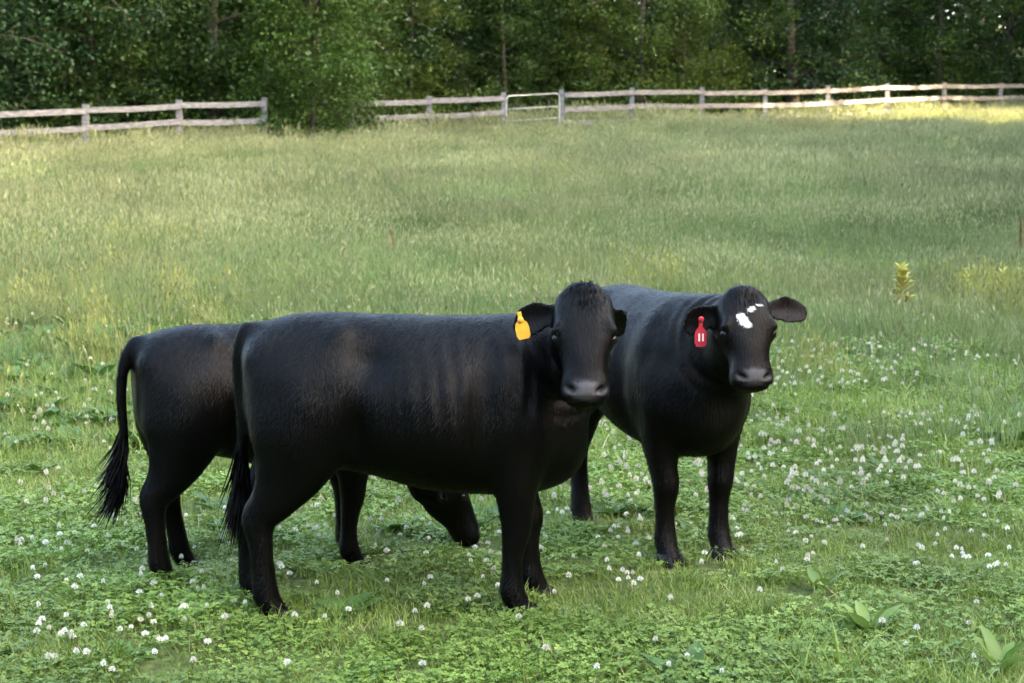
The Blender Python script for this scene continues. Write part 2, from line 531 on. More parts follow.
# the big bush standing in the gap of the fence
bp_ = wood_pt(314, 0.1)
place_tree('leafy_bush', BUSH, bp_, 0.7, 0.94, 'big bright green leafy bush covering the gap in the fence', 'bush', None, ('stem', 'foliage'))

# deep wood behind: reads as one mass
def wood_mass(name, pts_fn, n_c, per, leaf, seed, matl, spread=0.5):
    rs = np.random.default_rng(seed)
    C = np.array([pts_fn(rs) for _ in range(n_c)])
    V, F, tint = leaf_cloud(C, per, spread, leaf, rs)
    me = new_mesh(name, V, F, [matl], False)
    set_float(me, 'tint', tint)
    o = obj(name, me)
    return o
def deep(rs):
    while True:
        u = rs.uniform(-620, 1480); back = rs.uniform(11, 26); h = rs.uniform(0.0, 1.0) ** 1.6 * 15.0
        if 392 < u < 446 and 2.6 < h < 7.5 and rs.uniform() < 0.35: continue      # a thin place in the wood
        break
    p = wood_pt(u, back)
    return (p[0], p[1], p[2] + h)
tag(wood_mass('deep_wood', deep, 10500, 16, 0.62, 5, M_LEAF[1], 0.8), 'dark mass of woodland deep behind the edge trees', 'woods', kind='stuff')
def under(rs):
    u = rs.uniform(-300, 1250); back = rs.uniform(2.0, 9)
    p = wood_pt(u, back)
    return (p[0], p[1], p[2] + rs.uniform(0.0, 1.0) ** 1.6 * 1.5)
tag(wood_mass('undergrowth', under, 1250, 26, 0.13, 6, M_LEAF[0], 0.32), 'low leafy undergrowth at the foot of the wood behind the fence', 'undergrowth', kind='stuff')

# unseen wood right of the pasture, placed to keep the field in evening shade
def side(rs):
    while True:
        x = rs.uniform(27, 44); y = rs.uniform(-50, 78)
        h = rs.uniform(0.2, 21.0)
        if 50.8 < y + 0.3 * (x - 18) < 60.5 and h < 7.0 + (x - 27) * 0.29: continue  # gap left so a strip of sun reaches the far right grass
        za = float(terr(x, y)) + h
        if abs(y + 0.3 * (x - 2) - 33) < 1.7 and abs(za - 2.3 - 0.28 * (x - 2)) < 1.6: continue      # hole cut to let sun dapples onto the field
        break
    return (x, y, za)
tag(wood_mass('unseen_shade_wood', side, 11000, 12, 0.75, 8, M_LEAF[0], 1.0), 'unseen woodland right of the pasture, placed to shade the field', 'woods', kind='stuff')

# unseen trees added behind the viewer to block the low bright sky
def behind(rs):
    a = rs.uniform(-2.1, 2.1)
    r = rs.uniform(34, 46)
    return (math.sin(a) * r * 1.2, -math.cos(a) * r + 4, rs.uniform(0.02, 1.0) * 24.0 * (0.8 + 0.25 * math.sin(a * 9)))
tag(wood_mass('unseen_rear_wood', behind, 8000, 12, 0.95, 12, M_LEAF[0], 1.1), 'unseen woodland behind the viewer, added to block the low sky', 'woods', kind='stuff')

# ------------------------------------------------------------------ cattle
def fur_material(name, seed, brown=0.5, base=(0.0008, 0.0008, 0.0010)):
    m, t, n, l = mat(name)
    b = n['Principled BSDF']
    tc = n.new('ShaderNodeTexCoord')
    mp = n.new('ShaderNodeMapping'); mp.inputs['Location'].default_value = (seed, seed * 0.7, 0)
    l.new(tc.outputs['Object'], mp.inputs[0])
    nz = n.new('ShaderNodeTexNoise'); nz.inputs['Scale'].default_value = 3.2; nz.inputs['Detail'].default_value = 5
    l.new(mp.outputs[0], nz.inputs['Vector'])
    rp = ramp(n, [(0.42, base), (0.60, (0.0015, 0.0012, 0.0012)), (0.78, (0.010 * brown + 0.002, 0.0045 * brown + 0.0015, 0.0030 * brown + 0.001))])
    l.new(nz.outputs['Fac'], rp.inputs[0])
    # hair streaks running down the coat
    mp2 = n.new('ShaderNodeMapping'); mp2.inputs['Scale'].default_value = (120, 120, 12)
    l.new(tc.outputs['Object'], mp2.inputs[0])
    nz2 = n.new('ShaderNodeTexNoise'); nz2.inputs['Scale'].default_value = 1.0; nz2.inputs['Detail'].default_value = 3
    l.new(mp2.outputs[0], nz2.inputs['Vector'])
    mrs = n.new('ShaderNodeMapRange'); mrs.inputs[3].default_value = 0.6; mrs.inputs[4].default_value = 1.4
    l.new(nz2.outputs['Fac'], mrs.inputs[0])
    hv = n.new('ShaderNodeHueSaturation'); l.new(rp.outputs[0], hv.inputs['Color']); l.new(mrs.outputs[0], hv.inputs['Value'])
    col = hv.outputs[0]
    def layer(col, attr, c):
        at = n.new('ShaderNodeAttribute'); at.attribute_name = attr
        mx = n.new('ShaderNodeMix'); mx.data_type = 'RGBA'
        l.new(at.outputs['Fac'], mx.inputs[0]); l.new(col, mx.inputs[6]); mx.inputs[7].default_value = (*c, 1)
        return mx.outputs[2], at
    col, _ = layer(col, 'muzzle', (0.085, 0.075, 0.08))
    col, _ = layer(col, 'nostril', (0.006, 0.005, 0.005))
    col, _ = layer(col, 'white', (0.74, 0.72, 0.70))
    l.new(col, b.inputs['Base Color'])
    am = n.new('ShaderNodeAttribute'); am.attribute_name = 'muzzle'
    rr = n.new('ShaderNodeMapRange'); rr.inputs[3].default_value = 0.47; rr.inputs[4].default_value = 0.30
    l.new(am.outputs['Fac'], rr.inputs[0]); l.new(rr.outputs[0], b.inputs['Roughness'])
    b.inputs['Specular IOR Level'].default_value = 0.11
    b.inputs['Sheen Weight'].default_value = 0.0
    b.inputs['Sheen Roughness'].default_value = 0.4
    b.inputs['Sheen Tint'].default_value = (0.8, 0.85, 1.0, 1)
    # coarser licks of hair
    mp3 = n.new('ShaderNodeMapping'); mp3.inputs['Scale'].default_value = (24, 24, 3.5); mp3.inputs['Rotation'].default_value = (0, 0.35, 0)
    l.new(tc.outputs['Object'], mp3.inputs[0])
    nz3 = n.new('ShaderNodeTexNoise'); nz3.inputs['Scale'].default_value = 1.0; nz3.inputs['Detail'].default_value = 3; nz3.inputs['Distortion'].default_value = 0.6
    l.new(mp3.outputs[0], nz3.inputs['Vector'])
    hm_ = n.new('ShaderNodeMath'); hm_.operation = 'MULTIPLY_ADD'; hm_.inputs[1].default_value = 0.7
    l.new(nz3.outputs['Fac'], hm_.inputs[0]); l.new(nz2.outputs['Fac'], hm_.inputs[2])
    bp = n.new('ShaderNodeBump'); bp.inputs['Strength'].default_value = 0.42; bp.inputs['Distance'].default_value = 0.006
    l.new(hm_.outputs[0], bp.inputs['Height']); l.new(bp.outputs[0], b.inputs['Normal'])
    return m

M_EYE = simple('wet_dark_eye', (0.004, 0.003, 0.003), 0.3, spec=0.25)
M_HOOF = simple('dark_hoof', (0.004, 0.0035, 0.0033), 0.6, 0.4, 30, 0.15)
M_TAG_Y = simple('yellow_plastic', (0.72, 0.36, 0.03), 0.45, 0.12, 40)
M_TAG_R = simple('red_plastic', (0.42, 0.015, 0.03), 0.45, 0.1, 40)
M_MARK = simple('tag_marking', (0.75, 0.62, 0.55), 0.6)

TH = np.linspace(0, 2 * np.pi, 28, endpoint=False)
def sgp(v, p):
    return np.sign(v) * np.abs(v) ** p

def limb(m, st, n=22):
    """st rows: x y z r_foreaft r_lateral"""
    st = resample(st, n)
    P = st[:, :3]; T = np.gradient(P, axis=0)
    rings = []
    th = np.linspace(0, 2 * np.pi, 20, endpoint=False)
    side = np.array([0, 1.0, 0])
    for p, t, q in zip(P, T, st[:, 3:]):
        t = unit(t); f = unit(np.cross(side, t)); s2 = np.cross(t, f)
        rings.append(p + q[1] * np.cos(th)[:, None] * s2 + q[0] * np.sin(th)[:, None] * f)
    m.loft(rings)

def LEGW(z):
    return 1.0 + 0.06 * float(np.clip((0.62 - z) / 0.12, 0, 1)) * float(np.clip(z / 0.08, 0.2, 1))

HEAD = np.array([  # t, half width, front, back
    (-0.050, 0.070, 0.005, 0.060), (-0.025, 0.108, 0.030, 0.09), (0.04, 0.122, 0.058, 0.145), (0.11, 0.126, 0.066, 0.175),
    (0.180, 0.124, 0.066, 0.185), (0.24, 0.102, 0.066, 0.165), (0.29, 0.090, 0.064, 0.138), (0.335, 0.090, 0.060, 0.112),
    (0.38, 0.098, 0.060, 0.105), (0.42, 0.101, 0.055, 0.098), (0.455, 0.086, 0.040, 0.080), (0.478, 0.045, 0.012, 0.040)])

def make_cow(name, label, loc, yaw, scale, legs, head, fur, tail, ears, group, seed=0, length=1.0, white=False, belly=0.0, voxel=0.0105, drift=(-0.1, 0, 0)):
    """head: dict poll (world), axis (world), face (world); legs: dict of hoof offsets (dx) in local coordinates"""
    rs = np.random.default_rng(seed + 100)
    loc = (loc[0], loc[1], float(terr(loc[0] + 0.6 * math.cos(yaw), loc[1] + 0.6 * math.sin(yaw))) - 0.032)
    root = obj(name, None)
    root.location = loc
    root.rotation_euler = (0, 0, yaw)
    tag(root, label, 'cow', group)
    c, s_ = math.cos(yaw), math.sin(yaw)
    def loc_v(v):
        v = np.asarray(v, float)
        return np.array([c * v[0] + s_ * v[1], -s_ * v[0] + c * v[1], v[2]])
    def loc_p(p):
        return loc_v(np.asarray(p, float) - np.asarray(loc, float))
    S = scale; L = scale * length
    m = MB()
    # ---- trunk: x, top, bottom, half width
    tor = np.array([(0.000, 1.075, 0.82, 0.095), (0.035, 1.135, 0.70, 0.175), (0.14, 1.178, 0.63, 0.232), (0.30, 1.195, 0.59, 0.255),
                    (0.44, 1.192, 0.565, 0.262), (0.60, 1.185, 0.52, 0.29), (0.76, 1.178, 0.488, 0.305), (0.92, 1.18, 0.475, 0.29),
                    (1.05, 1.185, 0.47, 0.25), (1.16, 1.14, 0.485, 0.215), (1.26, 1.05, 0.53, 0.165), (1.325, 0.95, 0.61, 0.085)])
    tor[:, 2] -= belly * np.exp(-((tor[:, 0] - 0.68) / 0.3) ** 2)
    ts = resample(tor, 44)
    rings = []
    for x, tp, bt, hw in ts:
        zc = (tp + bt) / 2 - 0.02; up = tp - zc; dn = zc - bt
        y = sgp(np.cos(TH), 0.86) * hw
        zz = sgp(np.sin(TH), 0.9)
        y = y * np.where(zz > 0, 1 - 0.20 * zz ** 2, 1 - 0.10 * zz ** 2)
        rings.append(np.stack([np.full_like(y, x * L), y * S, (zc + np.where(zz > 0, zz * up, zz * dn)) * S], -1))
    m.loft(rings)
    # ---- legs
    for key, sg in (('hl', 1), ('hr', -1)):
        dx, dy = legs.get(key, (0, 0))
        w_ = sg
        limb(m, [[v[0] * L + dx * v[5], w_ * v[1] * S + dy * v[5], v[2] * S, v[3] * S * LEGW(v[2]), v[4] * S * LEGW(v[2])] for v in (
            (0.24, 0.110, 0.98, 0.17, 0.07, 0), (0.22, 0.135, 0.84, 0.200, 0.105, 0), (0.205, 0.145, 0.70, 0.190, 0.100, 0.1), (0.170, 0.148, 0.59, 0.142, 0.078, 0.3),
            (0.112, 0.145, 0.49, 0.092, 0.060, 0.55), (0.060, 0.14, 0.415, 0.068, 0.047, 0.75), (0.062, 0.14, 0.33, 0.049, 0.042, 0.85), (0.072, 0.14, 0.22, 0.044, 0.040, 0.95),
            (0.080, 0.14, 0.125, 0.050, 0.047, 1), (0.105, 0.14, 0.075, 0.044, 0.045, 1), (0.125, 0.14, 0.03, 0.050, 0.050, 1), (0.13, 0.14, 0.012, 0.045, 0.045, 1))], 34)
    for key, sg in (('fl', 1), ('fr', -1)):
        dx, dy = legs.get(key, (0, 0))
        w_ = sg
        limb(m, [[v[0] * L + dx * v[5], w_ * v[1] * S + dy * v[5], v[2] * S, v[3] * S * LEGW(v[2]), v[4] * S * LEGW(v[2])] for v in (
            (1.02, 0.115, 1.04, 0.10, 0.06, 0), (1.045, 0.150, 0.88, 0.150, 0.085, 0), (1.06, 0.165, 0.72, 0.140, 0.085, 0), (1.035, 0.165, 0.60, 0.100, 0.075, 0.1),
            (1.04, 0.155, 0.49, 0.078, 0.064, 0.35), (1.05, 0.145, 0.405, 0.062, 0.055, 0.6), (1.055, 0.14, 0.355, 0.058, 0.055, 0.75), (1.045, 0.14, 0.28, 0.044, 0.044, 0.85),
            (1.043, 0.14, 0.19, 0.040, 0.042, 0.95), (1.045, 0.14, 0.12, 0.049, 0.049, 1), (1.07, 0.14, 0.07, 0.043, 0.046, 1), (1.088, 0.14, 0.03, 0.050, 0.052, 1), (1.09, 0.14, 0.012, 0.045, 0.046, 1))], 34)
    # ---- head frame (local)
    hs = S * head.get('size', 1.0)
    P = loc_p(head['poll']); A = unit(loc_v(head['axis'])); F = loc_v(head['face']); F = unit(F - A * F.dot(A)); Lh = np.cross(F, A)      # Lh: the animal's left
    hl = head.get('len', 1.0)
    def H(t, lat, f):
        return P + hs * (A * t * hl + Lh * lat + F * f)
    hst = resample(HEAD, 40)
    rings = []
    for t, hw, fr, bk in hst:
        cs = sgp(np.cos(TH), 0.72); sn = sgp(np.sin(TH), 0.72)
        lat = cs * hw * np.where(sn < 0, 1 - 0.30 * np.abs(sn) ** 1.6, 1 - 0.14 * sn ** 2)
        ff = np.where(sn > 0, sn * fr, sn * bk)
        rings.append(np.array([H(t, a, b) for a, b in zip(lat, ff)]))
    m.loft(rings)
    # poll tuft
    m.tube([H(-0.03, -0.07, 0.0), H(-0.04, -0.03, 0.01), H(-0.04, 0.03, 0.01), H(-0.03, 0.07, 0.0)], [0.03 * hs, 0.042 * hs, 0.042 * hs, 0.03 * hs], 12)
    # brow bones
    for sg in (-1, 1):
        m.tube([H(0.10, sg * 0.095, 0.045), H(0.145, sg * 0.112, 0.042), H(0.175, sg * 0.120, 0.026), H(0.215, sg * 0.100, 0.008)], np.array([0.016, 0.021, 0.019, 0.012]) * hs, 10)
        m.tube([H(0.19, sg * 0.070, -0.05), H(0.14, sg * 0.085, -0.11), H(0.10, sg * 0.07, -0.13)], np.array([0.03, 0.045, 0.04]) * hs, 12)
    # ---- neck
    if 'neck' in head:
        mids = [loc_p(q) for q in head['neck']]
    else:
        mids = []
    sh = np.array([0.99 * L, 0, 0.90 * S]); e1 = H(0.10, 0, -0.085); 
    c0 = np.array([1.13 * L, 0, 0.93 * S])
    nk = [np.r_[sh, 0.275 * S, 0.195 * S], np.r_[c0, 0.260 * S, 0.175 * S]]
    k_ = len(mids)
    for q_i, q in enumerate(mids):
        f_ = (q_i + 1) / (k_ + 1)
        nk.append(np.r_[q, (0.26 * (1 - f_) + 0.17 * f_) * S, (0.165 * (1 - f_) + 0.115 * f_) * S])
    nk.append(np.r_[e1, 0.140 * hs, 0.100 * hs])
    e2 = H(0.03, 0, -0.03)
    nk.append(np.r_[e2, 0.09 * hs, 0.085 * hs])
    nst = resample(nk, 30)
    NP = nst[:, :3]; NT = np.gradient(NP, axis=0)
    rings = []
    upref = np.array([0, 0, 1.0])
    for q_i, (p, t, q) in enumerate(zip(NP, NT, nst[:, 3:])):
        f_ = q_i / 29.0
        t = unit(t)
        ur = unit((1 - f_) * upref + f_ * (F * 0.5 + np.array([0, 0, 0.6])))
        sd_ = unit(np.cross(ur, t)); u_ = np.cross(t, sd_)
        rings.append(p + q[1] * np.cos(TH)[:, None] * sd_ + q[0] * np.sin(TH)[:, None] * u_)
    m.loft(rings)
    neck_c = NP
    # ---- ears: leaf shaped cups
    ear_tips = {}
    for sg, (down, back, twist, el) in ((1, ears['l']), (-1, ears['r'])):
        b0 = H(0.035, sg * 0.095, -0.045)
        d = unit(Lh * sg * 1.0 + A * down - F * back)
        nrm = F - d * F.dot(d); nrm = unit(nrm)
        wid = np.cross(d, nrm)
        nrm, wid = math.cos(twist) * nrm + math.sin(twist) * wid, -math.sin(twist) * nrm + math.cos(twist) * wid
        rings = []
        for t, hw in zip(np.linspace(0, 1, 14), np.interp(np.linspace(0, 1, 14), [0, 0.12, 0.35, 0.6, 0.8, 0.93, 1], [0.030, 0.038, 0.060, 0.072, 0.062, 0.040, 0.014])):
            cc = b0 + d * el * t * hs + A * (0.10 * t * t * 0.25) * hs
            q = []
            ks = np.linspace(-1, 1, 9)
            cup = 0.34 * hw
            thk = 0.017 if t > 0.15 else 0.03
            for k in ks: q.append(cc + hs * (wid * hw * k + nrm * (cup * k * k - cup * 0.4)))
            for k in ks[::-1]: q.append(cc + hs * (wid * hw * k * 0.96 + nrm * (cup * k * k - cup * 0.4 - thk * (1.5 - 0.7 * k * k))))
            rings.append(np.array(q))
        m.loft(rings)
        ear_tips[sg] = (b0, d, nrm, wid, el * hs)
    # ---- tail
    tp = [np.array(q, float) for q in tail]
    tp = [np.array([q[0] * L, q[1] * S, q[2] * S]) for q in tp]
    rt = np.interp(np.linspace(0, 1, 26), [0, 0.1, 0.3, 1], [0.052, 0.042, 0.032, 0.021]) * S
    m.tube(resample(tp, 26), rt, 10)
    # ---- union by voxel remesh
    me0 = m.mesh('temp_body', [], False)
    o0 = bpy.data.objects.new('temp_body', me0); COL.objects.link(o0)
    md = o0.modifiers.new('r', 'REMESH'); md.mode = 'VOXEL'; md.voxel_size = voxel; md.adaptivity = 0
    dg = bpy.context.evaluated_depsgraph_get()
    me1 = bpy.data.meshes.new_from_object(o0.evaluated_get(dg))
    bpy.data.objects.remove(o0)
    nv = len(me1.vertices)
    V = np.empty(nv * 3, np.float32); me1.vertices.foreach_get('co', V); V = V.reshape(-1, 3).astype(float)
    E = np.empty(len(me1.edges) * 2, np.int32); me1.edges.foreach_get('vertices', E); E = E.reshape(-1, 2)
    # faces as quads array (remesh yields quads)
    nl = len(me1.loops); LV = np.empty(nl, np.int32); me1.loops.foreach_get('vertex_index', LV)
    Q = LV.reshape(-1, 4)
    deg = np.bincount(E.ravel(), minlength=nv).astype(float)
    def lap(X):
        acc = np.zeros_like(X)
        for k in range(X.shape[1]):
            acc[:, k] = np.bincount(E[:, 0], X[E[:, 1], k], nv) + np.bincount(E[:, 1], X[E[:, 0], k], nv)
        return acc / deg[:, None]
    # smoothing weight: strong on trunk and joins, light on head, ears, lower legs
    hd = (V - P) @ np.stack([A, Lh, F], 1) / hs / [hl, 1, 1]
    on_head = np.exp(-np.maximum(0, np.linalg.norm((hd - [0.22, 0, -0.03]) / [0.30, 0.38, 0.16], axis=1) - 1) * 4)
    low = np.clip((0.55 * S - V[:, 2]) / (0.15 * S), 0, 1)
    tl = np.clip(-(V[:, 0] - 0.03 * L) / 0.03, 0, 1)
    wgt = np.clip(1 - np.maximum(np.maximum(on_head, low * 0.85), tl * 0.9), 0, 1)[:, None]
    for it in range(46):
        V = V + 0.5 * (wgt if it > 5 else 1.0) * (lap(V) - V)
    def normals(V):
        a = V[Q[:, 2]] - V[Q[:, 0]]; b = V[Q[:, 3]] - V[Q[:, 1]]
        fn = np.cross(a, b); N = np.zeros_like(V)
        for k in range(4):
            for j in range(3): N[:, j] += np.bincount(Q[:, k], fn[:, j], nv)
        return N / np.maximum(np.linalg.norm(N, axis=1), 1e-9)[:, None]
    N = normals(V)
    if (N * (V - V.mean(0))).sum() < 0: N = -N
    D = np.zeros(nv)
    def blob(cen, rad, amp):
        return amp * np.exp(-(((V - np.asarray(cen)) / np.asarray(rad)) ** 2).sum(1))
    for sg in (-1, 1):
        for (x, y, z), r, amp in (
            ((0.36, 0.20, 1.14), (0.05, 0.09, 0.05), 0.030),   # hook bone
            ((0.045, 0.11, 1.03), (0.05, 0.06, 0.06), 0.018),  # pin bone
            ((0.48, 0.25, 1.03), (0.08, 0.1, 0.09), -0.040),   # flank hollow
            ((0.22, 0.23, 0.80), (0.12, 0.1, 0.16), 0.030),    # thigh
            ((0.42, 0.24, 0.74), (0.05, 0.12, 0.13), -0.042),  # fold before thigh
            ((0.72, 0.30, 0.78), (0.18, 0.12, 0.18), 0.014),   # ribs
            ((1.02, 0.20, 0.98), (0.06, 0.1, 0.16), 0.022),    # shoulder blade
            ((0.90, 0.26, 0.80), (0.05, 0.12, 0.20), -0.026),  # behind shoulder
            ((1.08, 0.20, 0.78), (0.08, 0.1, 0.10), 0.020),    # point of shoulder
            ((1.17, 0.16, 0.86), (0.05, 0.1, 0.12), -0.016)):
            D += blob((x * L, sg * y * S, z * S), np.array(r) * S, amp * S)
    fold_amt = head.get('fold', 0.6)
    # faint ribs, neck folds
    tors = np.exp(-((V[:, 0] / L - 0.74) / 0.15) ** 2) * np.exp(-((V[:, 2] / S - 0.86) / 0.16) ** 2)
    D += 0.0024 * S * tors * np.sin((V[:, 0] / L + 0.12 * V[:, 2]) * 95)
    shl = np.exp(-((V[:, 0] / L - 1.0) / 0.20) ** 2) * np.exp(-((V[:, 2] / S - 0.92) / 0.17) ** 2)
    D += 0.0042 * S * fold_amt * shl * np.sin((V[:, 0] / L) * 88 + 2.2 * np.sin(V[:, 2] * 5.5) + 0.8 * np.sin(V[:, 2] * 17)) * (0.5 + 0.5 * np.sin(V[:, 0] * 23 + V[:, 2] * 9))
    dn = np.linalg.norm(V[:, None, :] - neck_c[None, 2:28:2, :], axis=2)
    pos = dn.argmin(1) / 12.0
    near = np.exp(-np.maximum(0, dn.min(1) - 0.20 * S) * 30) * (1 - on_head)
    fold = head.get('fold', 0.6)
    sd2 = (V - P) @ Lh
    ph = np.linalg.norm(V - e1, axis=1)
    D += 0.012 * S * fold * near * np.sin(ph * 105 + 1.4 * np.sin(V[:, 2] * 6)) * np.exp(-((ph - 0.26) / 0.13) ** 2)
    # general unevenness
    for fr in (7, 13, 26):
        a_ = rs.normal(0, fr, (3,)); b_ = rs.normal(0, fr, (3,))
        D += 0.020 / fr * S * np.sin(V @ a_ + 1.3) * np.sin(V @ b_ + 0.4) * wgt[:, 0]
    # eyes, nostrils, mouth
    muz = np.zeros(nv); nos = np.zeros(nv); whi = np.zeros(nv)
    for sg in (-1, 1):
        r_ = np.linalg.norm((hd - [0.182, sg * 0.128, 0.022]) / [1.0, 1, 1.15], axis=1)
        D += hs * (0.004 * np.exp(-((r_ - 0.034) / 0.010) ** 2) - 0.018 * np.exp(-(r_ / 0.022) ** 2))
        q = hd - [0.412, sg * 0.060, 0.048]
        q = np.stack([q[:, 0] * 0.8 + sg * q[:, 1] * 0.6, -q[:, 0] * 0.6 + sg * q[:, 1] * 0.8, q[:, 2]], 1) / [0.014, 0.026, 0.03]
        k = np.exp(-((q ** 2).sum(1)) ** 1.5)
        D += -0.022 * hs * k; nos = np.maximum(nos, np.clip(k * 1.6, 0, 1))
    q = (hd - [0.415, 0, 0.05]) / [0.036, 0.076, 0.055]
    muz = np.clip(1.7 * np.exp(-((q ** 2).sum(1)) ** 2), 0, 1)
    D += -0.010 * hs * np.exp(-((hd[:, 0] - 0.452) / 0.006) ** 2) * np.exp(-((hd[:, 2] - 0.0) / 0.06) ** 2) * (np.abs(hd[:, 1]) < 0.10)
    if white:
        def patch(cx, cy, rx, ry, rot=0):
            a = hd[:, 0] - cx; b = hd[:, 1] - cy
            a, b = a * math.cos(rot) + b * math.sin(rot), -a * math.sin(rot) + b * math.cos(rot)
            wob = 0.35 * np.sin(hd[:, 0] * 150 + 1) * np.sin(hd[:, 1] * 140)
            return np.clip((1.15 + wob - (a / rx) ** 2 - (b / ry) ** 2) * 2.2, 0, 1) * (hd[:, 2] > 0.0)
        for a in white: whi = np.maximum(whi, patch(*a))
    V = V + N * D[:, None]
    body = new_mesh('body', V, Q, [fur], True)
    set_float(body, 'muzzle', muz); set_float(body, 'nostril', nos); set_float(body, 'white', whi)
    bo = obj('body', body, root)
    # ---- coat hair: short strands lying along the body
    N = normals(V)
    if (N * (V - V.mean(0))).sum() < 0: N = -N
    tri = np.concatenate([Q[:, [0, 1, 2]], Q[:, [0, 2, 3]]])
    ar = np.linalg.norm(np.cross(V[tri[:, 1]] - V[tri[:, 0]], V[tri[:, 2]] - V[tri[:, 0]]), axis=1)
    cnt = 80000
    pick = rs.choice(len(tri), cnt, p=ar / ar.sum())
    bc = rs.dirichlet((1, 1, 1), cnt)
    PP = (V[tri[pick]] * bc[:, :, None]).sum(1); NN = N[tri[pick, 0]]
    hp = on_head[tri[pick, 0]]; mz = np.maximum(muz, nos)[tri[pick, 0]]; wh = whi[tri[pick, 0]]
    eyed = np.minimum(np.linalg.norm(hd[tri[pick, 0]] - [0.182, 0.128, 0.022], axis=1), np.linalg.norm(hd[tri[pick, 0]] - [0.182, -0.128, 0.022], axis=1))
    flow = np.array([-0.55, 0, -0.8])[None] * (1 - hp[:, None]) + (A * 0.6 + np.array([0, 0, -0.3]))[None] * hp[:, None]
    flow = flow + rs.normal(0, 0.16, (cnt, 3))
    flow = flow - NN * (flow * NN).sum(1)[:, None]
    flow /= np.maximum(np.linalg.norm(flow, axis=1), 1e-6)[:, None]
    ln = (rs.uniform(0.014, 0.030, cnt) * (1 - 0.45 * hp))[:, None] * S
    up_ = rs.uniform(0.06, 0.26, cnt)[:, None]
    tuft = np.exp(-((hd[tri[pick, 0]] - [-0.02, 0, 0.02]) ** 2).sum(1) / 0.0049)[:, None]
    ln = ln * (1 + 1.6 * tuft); up_ = up_ + 0.7 * tuft * rs.uniform(0, 1, cnt)[:, None]
    sdv = np.cross(NN, flow) * rs.uniform(0.0010, 0.0020, cnt)[:, None]
    keep = (mz < 0.15) & (eyed > 0.04)
    a0 = PP - sdv - NN * 0.001; a1 = PP + sdv - NN * 0.001; a2 = PP + flow * ln + NN * ln * up_
    VV = np.stack([a0, a1, a2], 1)[keep].reshape(-1, 3)
    hm = new_mesh('coat_hair', VV, np.arange(len(VV)).reshape(-1, 3), [fur], False)
    zz = np.zeros(len(VV)); set_float(hm, 'muzzle', zz); set_float(hm, 'nostril', zz); set_float(hm, 'white', np.repeat(wh[keep], 3))
    obj('coat_hair', hm, bo)['kind'] = 'stuff'
    # ---- eyes
    for sg in (-1, 1):
        mm = MB()
        cen = H(0.182, sg * 0.109, 0.014); R_ = 0.023 * hs
        rings = []
        for ph_ in np.linspace(0.15, np.pi - 0.15, 9):
            rings.append(cen + R_ * (math.cos(ph_) * A[None] + math.sin(ph_) * (np.cos(TH[::2])[:, None] * Lh + np.sin(TH[::2])[:, None] * F)))
        mm.loft(rings)
        obj('eye', mm.mesh('eye', [M_EYE]), root)
    # ---- cloven hooves
    for key, x, sg in (('hl', 0.125, 1), ('hr', 0.125, -1), ('fl', 1.085, 1), ('fr', 1.085, -1)):
        dx, dy = legs.get(key, (0, 0))
        mm = MB()
        for cl in (-1, 1):
            rings = []
            for z, fx, rx, ry in ((0.0, 0.022, 0.066, 0.031), (0.02, 0.018, 0.062, 0.030), (0.045, 0.008, 0.052, 0.027), (0.065, 0.0, 0.042, 0.022)):
                th = np.linspace(0, 2 * np.pi, 12, endpoint=False)
                rings.append(np.stack([x * L + dx + (fx + rx * np.cos(th) * np.where(np.cos(th) > 0, 1.15, 0.8)) * S,
                                       sg * 0.14 * S + dy + (cl * 0.031 + ry * np.sin(th) * (1 - 0.3 * np.clip(np.cos(th), 0, 1))) * S, np.full(12, z * S)], -1))
            mm.loft(rings)
        obj('hoof', mm.mesh('hoof', [M_HOOF]), root)
    # ---- tail switch
    pe = resample(tp, 26)[-7:]
    d_ = unit(pe[-1] - pe[0])
    vv = []
    for k in range(700):
        b_ = pe[rs.integers(0, 7)] + rs.normal(0, 0.006, 3)
        l_ = rs.uniform(0.12, 0.30) * S
        dd = unit(d_ * 0.55 + np.array([0, 0, -0.7]) + rs.normal(0, 0.13, 3))
        cv = np.array(drift) * l_ * rs.uniform(0.3, 1)
        sd_ = unit(np.cross(dd, rs.normal(0, 1, 3))) * 0.0036
        p1 = b_ + dd * l_ * 0.5 + cv * 0.25; p2 = b_ + dd * l_ + cv
        vv += [b_ - sd_, b_ + sd_, p1 + sd_, p1 - sd_, p1 - sd_, p1 + sd_, p2 + sd_ * 0.2, p2 - sd_ * 0.2]
    tm = new_mesh('tail_switch', np.array(vv), np.arange(len(vv)).reshape(-1, 4), [fur], False)
    zz = np.zeros(len(vv))
    for a in ('muzzle', 'nostril', 'white'): set_float(tm, a, zz)
    obj('tail_switch', tm, root)
    return root, H, ear_tips, (A, Lh, F)

